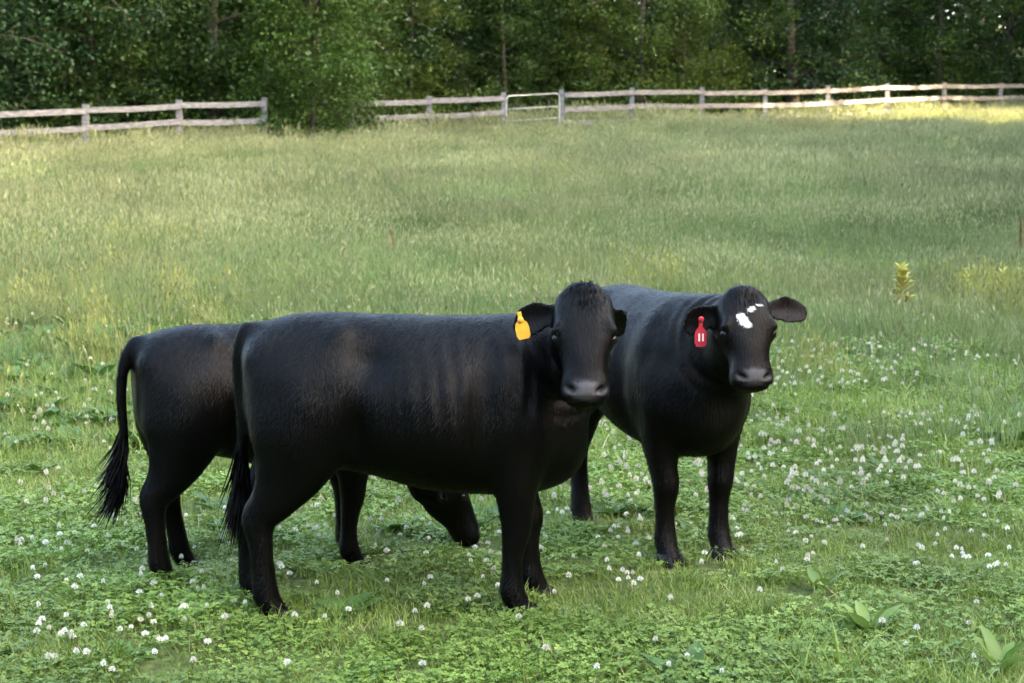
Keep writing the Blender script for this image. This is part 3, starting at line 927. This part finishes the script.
def ear_tag(root, tip, mat_, t, drop, width, height, A, Lh, F, shape, marks=False, tilt=0.0):
    """plastic ear tag hanging from the ear: stem, button and flag"""
    b0, d, nrm, wid, el = tip
    base = b0 + d * el * t + nrm * 0.022
    dn = np.array([0, 0, -1.0]); n2 = unit(F * np.array([1, 1, 0.2])); sidev = unit(np.cross(dn, n2)); n2 = np.cross(sidev, dn)
    dn2 = unit(dn * math.cos(tilt) + sidev * math.sin(tilt)); sidev = unit(np.cross(dn2, n2))
    prof = shape
    mm = MB()
    rings = []
    ring_f = [base + n2 * 0.004 + dn2 * (drop + b * height) + sidev * a * width for a, b in prof]
    ring_b = [p - n2 * 0.005 for p in ring_f]
    mm.loft([np.array(ring_b), np.array(ring_f)])
    fl = obj('ear_tag', mm.mesh('ear_tag', [mat_], False), root)
    mm = MB(); mm.tube([base + n2 * 0.002, base + n2 * 0.009, base + n2 * 0.013], [0.012, 0.012, 0.006], 10)
    obj('tag_button', mm.mesh('tag_button', [mat_], False), fl)
    if marks:
        for a in (-0.16, 0.16):
            mm = MB()
            c_ = base + n2 * 0.0062 + dn2 * (drop + 0.66 * height) + sidev * a * width
            R = np.stack([sidev, dn2, n2], 1)
            mm.box(c_, (0.0035, 0.016, 0.0012), R)
            obj('tag_numeral', mm.mesh('tag_numeral', [M_MARK], False), fl)
    return fl

FLAG = [(-0.14, 0), (0.14, 0), (0.15, 0.28), (0.42, 0.42), (0.5, 0.6), (0.48, 0.88), (0.36, 1.0), (-0.36, 1.0), (-0.48, 0.88), (-0.5, 0.6), (-0.42, 0.42), (-0.15, 0.28)]

HERD = 'black cattle standing in the pasture'
FUR_A = fur_material('black_coat_front', 1.0, 0.12)
FUR_B = fur_material('black_coat_grazing', 5.0, 0.45)
FUR_C = fur_material('black_coat_brownish', 9.0, 1.3, (0.0026, 0.0015, 0.0011))

# front animal, side on, head turned to the viewer
ya = math.atan2(0.10, 1.05)
cA, hA, eA, fA = make_cow('cow', 'black cow in front with yellow ear tag, side on, face turned to viewer', (-1.045, 6.23, 0), ya, 1.015,
    {'hl': (-0.075, -0.02), 'hr': (-0.005, 0.02), 'fl': (0.075, -0.02), 'fr': (-0.03, -0.01)},
    {'poll': (0.272, 6.06, 1.280), 'axis': (0.00, -0.36, -0.92), 'face': (0.05, -0.9, 0.33), 'neck': [(0.235, 6.36, 1.03)], 'fold': 1.0, 'size': 0.93, 'len': 0.92},
    FUR_A, [(0.06, 0, 1.12), (0.01, 0, 1.125), (-0.022, 0.0, 1.04), (-0.018, 0.0, 0.88), (-0.012, 0.0, 0.70), (-0.02, 0, 0.56)],
    {'l': (0.35, 1.5, 0.3, 0.17), 'r': (0.20, 0.15, -0.25, 0.19)}, HERD, 1, length=1.005, drift=(-0.12, 0, 0))
ear_tag(cA, eA[-1], M_TAG_Y, 0.84, -0.030, 0.054, 0.105, *fA, FLAG, tilt=-0.20)

# grazing animal behind it on the left
yb = math.atan2(0.36, 0.9)
cB, hB, eB, fB = make_cow('cow', 'black cow grazing behind the front cow, rump and tail at left', (-1.60, 6.74, 0), yb, 0.93,
    {'hl': (0.13, 0.0), 'hr': (0.0, 0.0), 'fl': (0.02, 0.0), 'fr': (-0.03, 0.02)},
    {'poll': (-0.32, 7.34, 0.455), 'axis': (0.33, 0.12, -0.90), 'face': (0.9, 0.3, 0.35), 'neck': [(-0.42, 7.28, 0.68)], 'fold': 0.3, 'size': 0.92},
    FUR_B, [(0.06, 0, 1.11), (0.01, 0, 1.115), (-0.04, 0.0, 1.04), (-0.06, 0.01, 0.88), (-0.05, 0.01, 0.70), (-0.055, 0.02, 0.55)],
    {'l': (0.2, 0.3, 0.2, 0.19), 'r': (0.2, 0.3, -0.2, 0.19)}, HERD, 2, length=0.96, drift=(-0.45, 0, 0))

# animal behind on the right, three-quarter view
yc = math.radians(-66)
fx, fy = math.cos(yc), math.sin(yc)
cpos = np.array([0.815, 7.10]) - np.array([fx, fy]) * 1.065 * 1.03 * 0.92
cC, hC, eC, fC = make_cow('cow', 'black cow on the right with white face patch and red ear tag', (cpos[0], cpos[1], 0), yc, 1.03,
    {'hl': (0.22, 0.11), 'hr': (0.09, 0.0), 'fl': (0.0, 0.0), 'fr': (0.02, 0.0)},
    {'poll': (0.965, 6.66, 1.245), 'axis': (0.06, -0.34, -0.92), 'face': (0.20, -0.9, 0.30), 'neck': [(0.935, 6.90, 1.06)], 'fold': 0.3, 'size': 0.91, 'len': 0.86},
    FUR_C, [(0.05, 0, 1.12), (-0.005, 0, 1.12), (-0.045, 0.03, 1.03), (-0.05, 0.07, 0.95), (-0.055, 0.12, 0.88), (-0.05, 0.17, 0.83)],
    {'l': (-0.16, 0.12, 0.1, 0.26), 'r': (0.30, 0.30, -0.35, 0.18)}, HERD, 3, length=0.92,
    white=[(0.125, -0.034, 0.040, 0.022, 0.45), (0.150, -0.014, 0.022, 0.013, 0), (0.062, 0.012, 0.010, 0.022, 0.5), (0.035, 0.054, 0.006, 0.018, 0.2)])
ear_tag(cC, eC[-1], M_TAG_R, 0.55, 0.0, 0.052, 0.115, *fC, FLAG, marks=True)

# ------------------------------------------------------------------ grass, clover, weeds
PROTO = bpy.data.collections.new('turf_prototypes')      # holds clump shapes only, not part of the scene

def blades(rs, n, spread, hmin, hmax, width, lean=0.5, segs=3):
    """curved tapering blades -> verts, faces, tint"""
    V = []; F = []; T = []
    for k in range(n):
        r = spread * math.sqrt(rs.uniform()); a = rs.uniform(0, 2 * math.pi)
        b = np.array([r * math.cos(a), r * math.sin(a), -0.01])
        h = rs.uniform(hmin, hmax); az = rs.uniform(0, 2 * math.pi)
        d = np.array([math.cos(az), math.sin(az), 0]); s = np.array([-d[1], d[0], 0])
        tw = rs.uniform(-0.6, 0.6); s = s * math.cos(tw) + d * math.sin(tw)
        ln = lean * rs.uniform(0.2, 1.2); w_ = width * rs.uniform(0.6, 1.3)
        base = len(V); t = rs.uniform()
        for j in range(segs + 1):
            f = j / segs
            p = b + np.array([0, 0, h * f * (1 - 0.25 * ln * f)]) + d * h * ln * f * f
            ww = w_ * (1 - f ** 1.6) + 0.0003
            V.append(p - s * ww); V.append(p + s * ww); T += [t, t]
        for j in range(segs):
            F.append((base + 2 * j, base + 2 * j + 1, base + 2 * j + 3, base + 2 * j + 2))
    return V, F, T

def clump(name, parts):
    """parts: list of (V, F, T, material)"""
    V = []; F = []; T = []; MI = []; mats = []
    for v, f, t, m_ in parts:
        if m_ not in mats: mats.append(m_)
        b = len(V); V += list(v); T += list(t)
        F += [tuple(b + i for i in q) for q in f]; MI += [mats.index(m_)] * len(f)
    me = new_mesh(name, V, F, mats, False, MI)
    set_float(me, 'tint', T)
    o = bpy.data.objects.new(name, me)
    PROTO.objects.link(o)
    return o

def clover_leaves(rs, n, spread, hmin, hmax, size):
    V = []; F = []; T = []
    for k in range(n):
        r = spread * math.sqrt(rs.uniform()); a = rs.uniform(0, 2 * math.pi)
        h = rs.uniform(hmin, hmax)
        c = np.array([r * math.cos(a), r * math.sin(a), h])
        nrm = unit(np.array([rs.normal(0, 0.4), rs.normal(0, 0.4), 1.0]))
        e = unit(np.cross(nrm, [1, 0.2, 0])); g_ = np.cross(nrm, e)
        rot = rs.uniform(0, 6.28); t = rs.uniform(); L = size * rs.uniform(0.7, 1.3)
        for q in range(3):
            th = rot + q * 2.094
            d = e * math.cos(th) + g_ * math.sin(th); s = np.cross(nrm, d)
            b = len(V)
            V += [c, c + d * L * 0.5 + s * L * 0.46 + nrm * L * 0.12, c + d * L * 0.98 + s * L * 0.30 + nrm * L * 0.05,
                  c + d * L * 0.92, c + d * L * 0.98 - s * L * 0.30 + nrm * L * 0.05, c + d * L * 0.5 - s * L * 0.46 + nrm * L * 0.12]
            T += [t] * 6
            F += [(b, b + 1, b + 2, b + 3), (b, b + 3, b + 4, b + 5)]
        # stalk
        b = len(V); ft = np.array([r * math.cos(a) * 0.8, r * math.sin(a) * 0.8, -0.01])
        V += [ft - [0.0008, 0, 0], ft + [0.0008, 0, 0], c + [0.0006, 0, -0.001], c - [0.0006, 0, 0.001]]; T += [t] * 4
        F.append((b, b + 1, b + 2, b + 3))
    return V, F, T

def seed_stems(rs, n, spread, hmin, hmax, wid, headlen, seedw):
    """thin stems with a feathery seed head on top"""
    V = []; F = []; T = []; V2 = []; F2 = []; T2 = []
    for k in range(n):
        r = spread * math.sqrt(rs.uniform()); a = rs.uniform(0, 2 * math.pi)
        b0 = np.array([r * math.cos(a), r * math.sin(a), -0.01]); h = rs.uniform(hmin, hmax)
        d = np.array([rs.normal(0, 0.16), rs.normal(0, 0.16), 0]); t = rs.uniform()
        s = unit(np.array([rs.normal(), rs.normal(), 0])) * wid
        m_ = b0 + np.array([0, 0, h * 0.5]) + d * h * 0.25; e_ = b0 + np.array([0, 0, h]) + d * h
        b = len(V); V += [b0 - s, b0 + s, m_ + s, m_ - s, e_ + s * 0.7, e_ - s * 0.7]; T += [t] * 6
        F += [(b, b + 1, b + 2, b + 3), (b + 3, b + 2, b + 4, b + 5)]
        dd = unit(np.array([d[0] * 2, d[1] * 2, 1.0]))
        for q in range(3):
            sw = unit(np.array([rs.normal(), rs.normal(), 0.1])) * seedw * rs.uniform(0.6, 1.3)
            b = len(V2); p0 = e_ - dd * headlen * 0.15; p1 = e_ + dd * headlen * 0.4 + sw * 0.2; p2 = e_ + dd * headlen * rs.uniform(0.8, 1.1)
            V2 += [p0, p1 + sw, p2, p1 - sw]; T2 += [t] * 4
            F2.append((b, b + 1, b + 2, b + 3))
    return (V, F, T), (V2, F2, T2)

def broad_leaves(rs, n, L, W, rise, mat_=None):
    """rosette of long broad leaves with a folded midrib"""
    V = []; F = []; T = []
    for k in range(n):
        az = k * 2.4 + rs.uniform(-0.3, 0.3); d = np.array([math.cos(az), math.sin(az), 0]); s = np.array([-d[1], d[0], 0])
        l_ = L * rs.uniform(0.7, 1.15); w_ = W * rs.uniform(0.8, 1.15); up = rise * rs.uniform(0.6, 1.3); t = rs.uniform(); b = len(V)
        for j in range(7):
            f = j / 6
            if j == 0: p = np.array([0, 0, -0.01])
            else:
                an = min(1.35, 0.75 * up) * (1 - 0.55 * f)
                p = p + (d * math.cos(an) + np.array([0, 0, math.sin(an)])) * l_ / 6
            ww = w_ * (math.sin(math.pi * (0.06 + 0.90 * f)) ** 0.8) * (1 + 0.12 * math.sin(9 * f + k))
            V += [p - s * ww + [0, 0, ww * 0.35], p, p + s * ww + [0, 0, ww * 0.35]]; T += [t] * 3
        for j in range(6):
            a = b + 3 * j
            F += [(a, a + 1, a + 4, a + 3), (a + 1, a + 2, a + 5, a + 4)]
    return V, F, T

rs = np.random.default_rng(3)
KIND = {}
def reg(kind, parts):
    o = clump(f'clump_{len(PROTO.objects):02d}', parts)
    KIND.setdefault(kind, []).append(len(PROTO.objects) - 1)
for k in range(4):
    reg('short', [(*blades(rs, 90, 0.13, 0.025, 0.085, 0.0020, 0.8), M_GRASS)])
for k in range(4):
    reg('clover', [(*clover_leaves(rs, 66, 0.13, 0.012, 0.055, 0.0120), M_CLOVER), (*blades(rs, 26, 0.13, 0.03, 0.09, 0.0018, 0.8), M_GRASS)])
for k in range(3):
    reg('medium', [(*blades(rs, 80, 0.16, 0.05, 0.17, 0.0030, 0.7), M_GRASS)])
for k in range(3):
    a, b = seed_stems(rs, 9, 0.20, 0.18, 0.34, 0.0012, 0.06, 0.005)
    reg('meadow', [(*blades(rs, 60, 0.20, 0.10, 0.26, 0.0036, 0.6), M_MEADOW), (*a, M_MEADOW), (*b, M_SEED)])
for k in range(3):
    a, b = seed_stems(rs, 20, 0.28, 0.24, 0.44, 0.0022, 0.09, 0.007)
    reg('far', [(*blades(rs, 110, 0.30, 0.10, 0.32, 0.0048, 0.5, 2), M_MEADOW), (*a, M_MEADOW), (*b, M_SEED)])
for k in range(2):
    a, b = seed_stems(rs, 24, 0.28, 0.35, 0.60, 0.0026, 0.12, 0.012)
    reg('tall', [(*blades(rs, 60, 0.28, 0.2, 0.42, 0.008, 0.5, 2), M_MEADOW), (*a, M_MEADOW), (*b, M_SEED)])
for k in range(2):
    reg('weed', [(*broad_leaves(rs, 9, 0.15, 0.026, 0.9), M_WEED), (*blades(rs, 25, 0.14, 0.06, 0.16, 0.002, 0.7), M_GRASS)])

for k in range(2):
    a, b = seed_stems(rs, 26, 0.18, 0.14, 0.30, 0.0016, 0.06, 0.007)
    reg('straw', [(*blades(rs, 50, 0.18, 0.08, 0.22, 0.0028, 0.6), M_STRAW), (*a, M_STRAW), (*b, M_STRAW)])

def scatter(name, P, idx, rot, scl, label, cat):
    """grass as geometry-node instances of the clumps on points"""
    me = bpy.data.meshes.new(name)
    n = len(P)
    me.vertices.add(n); me.vertices.foreach_set('co', np.asarray(P, np.float32).ravel())
    a = me.attributes.new('kind_index', 'INT', 'POINT'); a.data.foreach_set('value', np.asarray(idx, np.int32))
    a = me.attributes.new('turn', 'FLOAT_VECTOR', 'POINT'); a.data.foreach_set('vector', np.asarray(rot, np.float32).ravel())
    a = me.attributes.new('size', 'FLOAT_VECTOR', 'POINT'); a.data.foreach_set('vector', np.asarray(scl, np.float32).ravel())
    o = obj(name, me)
    tag(o, label, cat, kind='stuff')
    ng = bpy.data.node_groups.new(name, 'GeometryNodeTree')
    ng.interface.new_socket('Geometry', in_out='INPUT', socket_type='NodeSocketGeometry')
    ng.interface.new_socket('Geometry', in_out='OUTPUT', socket_type='NodeSocketGeometry')
    N_ = ng.nodes; K = ng.links
    gi = N_.new('NodeGroupInput'); go = N_.new('NodeGroupOutput')
    mp = N_.new('GeometryNodeMeshToPoints'); ip = N_.new('GeometryNodeInstanceOnPoints')
    ci = N_.new('GeometryNodeCollectionInfo'); ci.inputs['Collection'].default_value = PROTO
    ci.inputs['Separate Children'].default_value = True; ci.inputs['Reset Children'].default_value = True
    def at(nm, ty):
        q = N_.new('GeometryNodeInputNamedAttribute'); q.data_type = ty; q.inputs['Name'].default_value = nm
        return q.outputs['Attribute']
    K.new(gi.outputs[0], mp.inputs['Mesh']); K.new(mp.outputs[0], ip.inputs['Points'])
    K.new(ci.outputs[0], ip.inputs['Instance']); ip.inputs['Pick Instance'].default_value = True
    K.new(at('kind_index', 'INT'), ip.inputs['Instance Index'])
    e2r = N_.new('FunctionNodeEulerToRotation')
    K.new(at('turn', 'FLOAT_VECTOR'), e2r.inputs[0]); K.new(e2r.outputs[0], ip.inputs['Rotation'])
    K.new(at('size', 'FLOAT_VECTOR'), ip.inputs['Scale'])
    K.new(ip.outputs[0], go.inputs[0])
    md = o.modifiers.new('grass', 'NODES'); md.node_group = ng
    return o

# smooth value noise for patchiness
_tab = np.random.default_rng(77).uniform(0, 1, (64, 64))
def vnoise(x, y, sc):
    x = np.asarray(x) / sc + 100; y = np.asarray(y) / sc + 100
    i = np.floor(x).astype(int); j = np.floor(y).astype(int); fx_ = x - i; fy_ = y - j
    fx_ = fx_ * fx_ * (3 - 2 * fx_); fy_ = fy_ * fy_ * (3 - 2 * fy_)
    g_ = lambda a, b: _tab[a % 64, b % 64]
    return (g_(i, j) * (1 - fx_) + g_(i + 1, j) * fx_) * (1 - fy_) + (g_(i, j + 1) * (1 - fx_) + g_(i + 1, j + 1) * fx_) * fy_

def field_points(y0, y1, dens, seed, marg=1.25, pad=0.5):
    r_ = np.random.default_rng(seed)
    half = 0.32 * y1 * marg + pad
    n = int((y1 - y0) * 2 * half * dens)
    x = r_.uniform(-half, half, n); y = r_.uniform(y0, y1, n)
    k = np.abs(x) < 0.32 * y * marg + pad
    return x[k], y[k], r_

def pick(r_, kinds, n):
    a = np.array(KIND[kinds]); return a[r_.integers(0, len(a), n)]

fa = POSTS[0]; fb = POSTS[-1]
def beyond_fence(x, y):
    d = fb - fa; n_ = unit(np.array([-d[1], d[0]]))
    return (np.stack([x, y], -1) - fa[:2]) @ n_

# 1: clover turf round the cattle
x, y, r_ = field_points(3.6, 11.8, 88, 1, 1.45)
n = len(x)
cl = vnoise(x, y, 0.8) * 0.6 + vnoise(x, y, 0.3) * 0.4
idx = np.where(cl + r_.normal(0, 0.12, n) > 0.47, pick(r_, 'clover', n), pick(r_, 'short', n))
idx = np.where((r_.uniform(size=n) < 0.012), pick(r_, 'weed', n), idx)
idx = np.where((r_.uniform(size=n) < 0.015 + 0.35 * np.clip((y - 8.5) / 2.5, 0, 1)), pick(r_, 'medium', n), idx)
sz = r_.uniform(0.75, 1.2, n) * (0.85 + 0.4 * vnoise(x + 31, y, 0.9))
P = np.stack([x, y, terr(x, y)], -1)
scatter('clover_turf', P, idx, np.stack([r_.normal(0, 0.12, n), r_.normal(0, 0.12, n), r_.uniform(0, 6.28, n)], -1), np.stack([sz, sz, sz * 0.80], -1),
        'short green clover and grass around the cattle', 'grass')

# 2: middle of the pasture
x, y, r_ = field_points(9.6, 24.5, 26, 2, 1.6)
n = len(x)
md_ = vnoise(x, y, 2.2) * 0.6 + vnoise(x, y, 0.8) * 0.4
fr_ = np.clip((y - 11) / 7, 0, 1)
lush = (x < -2.0) & (y < 15)
u_ = r_.uniform(size=n)
idx = np.where(u_ < 0.25 + 0.75 * fr_ * (0.4 + md_), pick(r_, 'meadow', n), pick(r_, 'medium', n))
idx = np.where((u_ > 0.93) & (y < 16), pick(r_, 'weed', n), idx)
idx = np.where(lush & (r_.uniform(size=n) < 0.6), np.where(r_.uniform(size=n) < 0.55, pick(r_, 'weed', n), pick(r_, 'medium', n)), idx)
idx = np.where((~lush) & (y < 14) & (r_.uniform(size=n) < 0.45), pick(r_, 'clover', n), idx)
sz = r_.uniform(0.8, 1.25, n) * (0.75 + 0.5 * vnoise(x + 9, y, 1.6))
for (u0, v0, ru, rv, pr_) in ((1000, 306, 45, 12, 0.75), (835, 372, 45, 12, 0.3), (650, 290, 60, 20, 0.12), (90, 330, 120, 60, 0.08)):
    pu, pv = to_px(np.stack([x, y, terr(x, y)]))
    q = np.exp(-((pu - u0) / ru) ** 2 - ((pv - v0) / rv) ** 2)
    idx = np.where(r_.uniform(size=n) < q * pr_ * 1.3, pick(r_, 'straw', n), idx)
sz = np.where(np.isin(idx, KIND['clover']), sz * 1.4, sz)
sz = np.where(np.isin(idx, KIND['weed']), sz * np.where(x < -2, 1.5, 1.15), sz)
P = np.stack([x, y, terr(x, y)], -1)
scatter('pasture_grass', P, idx, np.stack([r_.normal(0, 0.1, n), r_.normal(0, 0.1, n), r_.uniform(0, 6.28, n)], -1), np.stack([sz, sz, sz], -1),
        'longer mixed grass in the middle of the pasture', 'grass')

# 3: upper pasture with ripe seed heads, tall along the fence
x, y, r_ = field_points(23, 70, 9.5, 4, 1.55)
bf = beyond_fence(x, y)
k = bf < 3.5
x = x[k]; y = y[k]; bf = bf[k]
n = len(x)
tall = np.clip(1 + bf / 3.0, 0, 1)
u_ = r_.uniform(size=n)
idx = np.where(u_ < 0.02 + 0.40 * tall, pick(r_, 'tall', n), pick(r_, 'far', n))
sz = r_.uniform(0.75, 1.2, n) * (0.7 + 0.6 * vnoise(x + 5, y * 0.6, 2.5))
P = np.stack([x, y, terr(x, y)], -1)
scatter('meadow_grass', P, idx, np.stack([r_.normal(0, 0.08, n), r_.normal(0, 0.08, n), r_.uniform(0, 6.28, n)], -1), np.stack([sz, sz, sz], -1),
        'pale seeding meadow grass on the rise below the fence', 'grass')

# ------------------------------------------------------------------ white clover flowers
def flower_mesh(seed, petals=26):
    rs = np.random.default_rng(seed)
    m = MB()
    h = 0.062
    bx_, by_ = rs.normal(0, 0.012, 2)
    m.tube([(0, 0, 0), (bx_ * 0.3, by_ * 0.3, h * 0.5), (bx_, by_, h)], [0.0011, 0.001, 0.0009], 4, 0)
    c = np.array([bx_, by_, h + 0.004])
    for k in range(petals):
        f = (k + 0.5) / petals; ph = math.acos(1 - 1.55 * f); az = k * 2.39996
        d = np.array([math.sin(ph) * math.cos(az), math.sin(ph) * math.sin(az), math.cos(ph)])
        s = unit(np.cross(d, [0.1, 0.2, 1.0])); t = np.cross(s, d)
        L = 0.0115 * rs.uniform(0.85, 1.15); w_ = 0.0021
        p = c + d * 0.003
        m.add([p, p + d * L * 0.6 + s * w_, p + d * L + t * 0.001, p + d * L * 0.6 - s * w_, p + d * L * 0.6 + t * w_ * 1.2],
              [(0, 1, 4), (1, 2, 4), (2, 3, 4), (3, 0, 4)], 1)
    return m.mesh('clover_flower', [M_STEM, M_PETAL], False)
FLOW = [flower_mesh(k) for k in range(5)]
r_ = np.random.default_rng(21)
def clear_of_cattle(x, y):
    ok = np.ones(len(x), bool)
    for root in (cA, cB, cC):
        for o in root.children:
            if o.name.startswith('hoof'):
                c_ = np.array([v.co[:] for v in o.data.vertices]).mean(0)
                wpt = Matrix.Rotation(root.rotation_euler[2], 4, 'Z') @ Vector(c_)
                ok &= np.hypot(x - (root.location[0] + wpt[0]), y - (root.location[1] + wpt[1])) > 0.11
    return ok
x, y, _ = field_points(5.2, 17, 66, 22, 1.0, 0.0)
d_ = vnoise(x, y, 0.7) * 0.5 + vnoise(x, y, 1.9) * 0.5
right = np.clip((x / y + 0.05) / 0.25, 0, 1)
dens = np.where(y < 8.2, 0.62 + 0.2 * right, np.where(y < 11.5, 0.45 + 1.1 * right, 0.15 + 0.9 * right * (y < 14)))
keep = (r_.uniform(size=len(x)) < dens * np.clip((d_ - 0.22) * 2.2, 0.05, 1.1)) & clear_of_cattle(x, y)
x = x[keep]; y = y[keep]
px, py = to_px(np.stack([x, y, terr(x, y) + 0.1]))
order = np.argsort(y)
vis = (px > 2) & (px < 1022) & (py < 681) & (py > 0)
order = [i for i in order if vis[i]]
rest = [i for i in range(len(x)) if i not in set(order[:300])]
for i in order[:300]:
    o = obj('clover_flower', FLOW[r_.integers(0, 5)])
    o.location = (x[i], y[i], float(terr(x[i], y[i])))
    s = r_.uniform(0.6, 1.15)
    o.scale = (s, s, r_.uniform(0.8, 1.2)); o.rotation_euler = (r_.normal(0, 0.12), r_.normal(0, 0.12), r_.uniform(0, 6.28))
    tag(o, 'round white clover flower head in the short foreground turf', 'flower', 'white clover flowers in the near turf')
# the many more beyond, joined
VV = []; FF = []; MM = []
base = []
for fm in FLOW:
    v = np.array([q.co[:] for q in fm.vertices]); f = [tuple(p.vertices) for p in fm.polygons]; mi = [p.material_index for p in fm.polygons]
    base.append((v, f, mi))
nb_ = 0
for i in rest:
    v, f, mi = base[r_.integers(0, 5)]
    s = r_.uniform(0.75, 1.25); a = r_.uniform(0, 6.28)
    q = v * np.array([s, s, s * r_.uniform(1.0, 1.6)])
    q = np.stack([q[:, 0] * math.cos(a) - q[:, 1] * math.sin(a) + x[i], q[:, 0] * math.sin(a) + q[:, 1] * math.cos(a) + y[i], q[:, 2] + float(terr(x[i], y[i]))], -1)
    VV.append(q); FF += [tuple(nb_ + t for t in p) for p in f]; MM += mi; nb_ += len(q)
cf = obj('distant_clover_flowers', new_mesh('distant_clover_flowers', np.concatenate(VV), FF, [M_STEM, M_PETAL], False, MM))
tag(cf, 'white clover flowers dotted through the turf beyond the nearest ones', 'flowers', kind='stuff')

# ------------------------------------------------------------------ single weeds that stand out
M_DOCK = leaf_material('dock_leaf', [(0, (0.10, 0.17, 0.032)), (1, (0.16, 0.225, 0.05))], 0.35, 0.4, 2.0)
M_YEL = leaf_material('yellow_weed_leaf', [(0, (0.34, 0.33, 0.07)), (1, (0.50, 0.44, 0.12))], 0.35, 0.6, 2.0)
M_RUST = leaf_material('rusty_seed', [(0, (0.20, 0.085, 0.045)), (1, (0.30, 0.14, 0.08))], 0.2, 0.8, 2.0)

def dock(u, v, L, W, n, rise, seed, label):
    rs = np.random.default_rng(seed)
    p = ground_at(u, v)
    V, F, T = broad_leaves(rs, n, L, W, rise)
    r = obj('dock_plant', None); r.location = p
    r.rotation_euler = (0, 0, rs.uniform(0, 6))
    tag(r, label, 'weed', 'broad leaved docks in the foreground')
    # each leaf its own part: 21 verts per leaf
    V = np.array(V)
    for k in range(n):
        f = [tuple(i - 21 * k for i in q) for q in F[12 * k:12 * k + 12]]
        me = new_mesh('leaf', V[21 * k:21 * k + 21], f, [M_DOCK], True)
        set_float(me, 'tint', np.full(21, rs.uniform()))
        obj('leaf', me, r)
dock(868, 636, 0.17, 0.026, 6, 1.9, 4, 'broad leaved pale green dock in the foreground right of the cattle')
dock(1000, 674, 0.19, 0.027, 6, 1.9, 9, 'broad leaved dock in the bottom right corner')
dock(820, 592, 0.14, 0.026, 5, 1.5, 3, 'small broad leaved dock below the right cow')

def stalk_plant(name, u, v, h, matl, n_leaf, leaf_l, leaf_w, seed, label, cat, spiky=False, group=None):
    rs = np.random.default_rng(seed)
    p = ground_at(u, v)
    r = obj(name, None); r.location = p
    tag(r, label, cat, group)
    m = MB(); tops = rs.normal(0, 0.04, 2)
    m.tube([(0, 0, -0.03), (tops[0] * 0.3, tops[1] * 0.3, h * 0.5), (tops[0], tops[1], h)], [0.006, 0.005, 0.002], 6)
    obj('stem', m.mesh('stem', [M_STEM if not spiky else matl]), r)
    V = []; F = []; T = []
    for k in range(n_leaf):
        f = 0.25 + 0.75 * (k + 0.5) / n_leaf if not spiky else 0.35 + 0.65 * (k + 0.5) / n_leaf
        b = np.array([tops[0] * f, tops[1] * f, h * f]); az = k * 2.4
        up = rs.uniform(0.3, 1.3)
        d = unit(np.array([math.cos(az), math.sin(az), up])); s = unit(np.cross(d, [0, 0, 1])); nn = np.cross(s, d)
        l_ = leaf_l * (1.15 - 0.6 * f) * rs.uniform(0.8, 1.2); w_ = leaf_w * rs.uniform(0.8, 1.2); t = rs.uniform(); q = len(V)
        V += [b, b + d * l_ * 0.35 + s * w_, b + d * l_ * 0.75 + s * w_ * 0.7 - nn * l_ * 0.06, b + d * l_ - nn * l_ * 0.18, b + d * l_ * 0.75 - s * w_ * 0.7 - nn * l_ * 0.06, b + d * l_ * 0.35 - s * w_, b + d * l_ * 0.5 - nn * 0.004]
        T += [t] * 7
        F += [(q, q + 1, q + 6), (q + 1, q + 2, q + 6), (q + 2, q + 3, q + 6), (q + 3, q + 4, q + 6), (q + 4, q + 5, q + 6), (q + 5, q, q + 6)]
    me = new_mesh('foliage', V, F, [matl], False); set_float(me, 'tint', T)
    obj('foliage' if not spiky else 'seed_spike', me, r)
    return r
stalk_plant('yellow_weed', 903, 320, 0.52, M_YEL, 60, 0.17, 0.034, 4, 'upright yellow leafed weed standing alone right of the cattle', 'weed')
stalk_plant('yellow_weed', 968, 302, 0.36, M_YEL, 26, 0.11, 0.016, 5, 'thin yellow weed among yellow grass at the right', 'weed')
stalk_plant('yellow_weed', 1000, 314, 0.44, M_YEL, 30, 0.12, 0.016, 6, 'yellow weed nearest the right edge of the picture', 'weed')
stalk_plant('rusty_dock_stalk', 1020, 268, 0.62, M_RUST, 150, 0.035, 0.010, 7, 'rusty brown dock seed stalk at the right edge', 'weed', True)
stalk_plant('rusty_dock_stalk', 396, 262, 0.42, M_RUST, 80, 0.03, 0.007, 8, 'rusty brown dock seed stalk in the meadow above the front cow', 'weed', True)
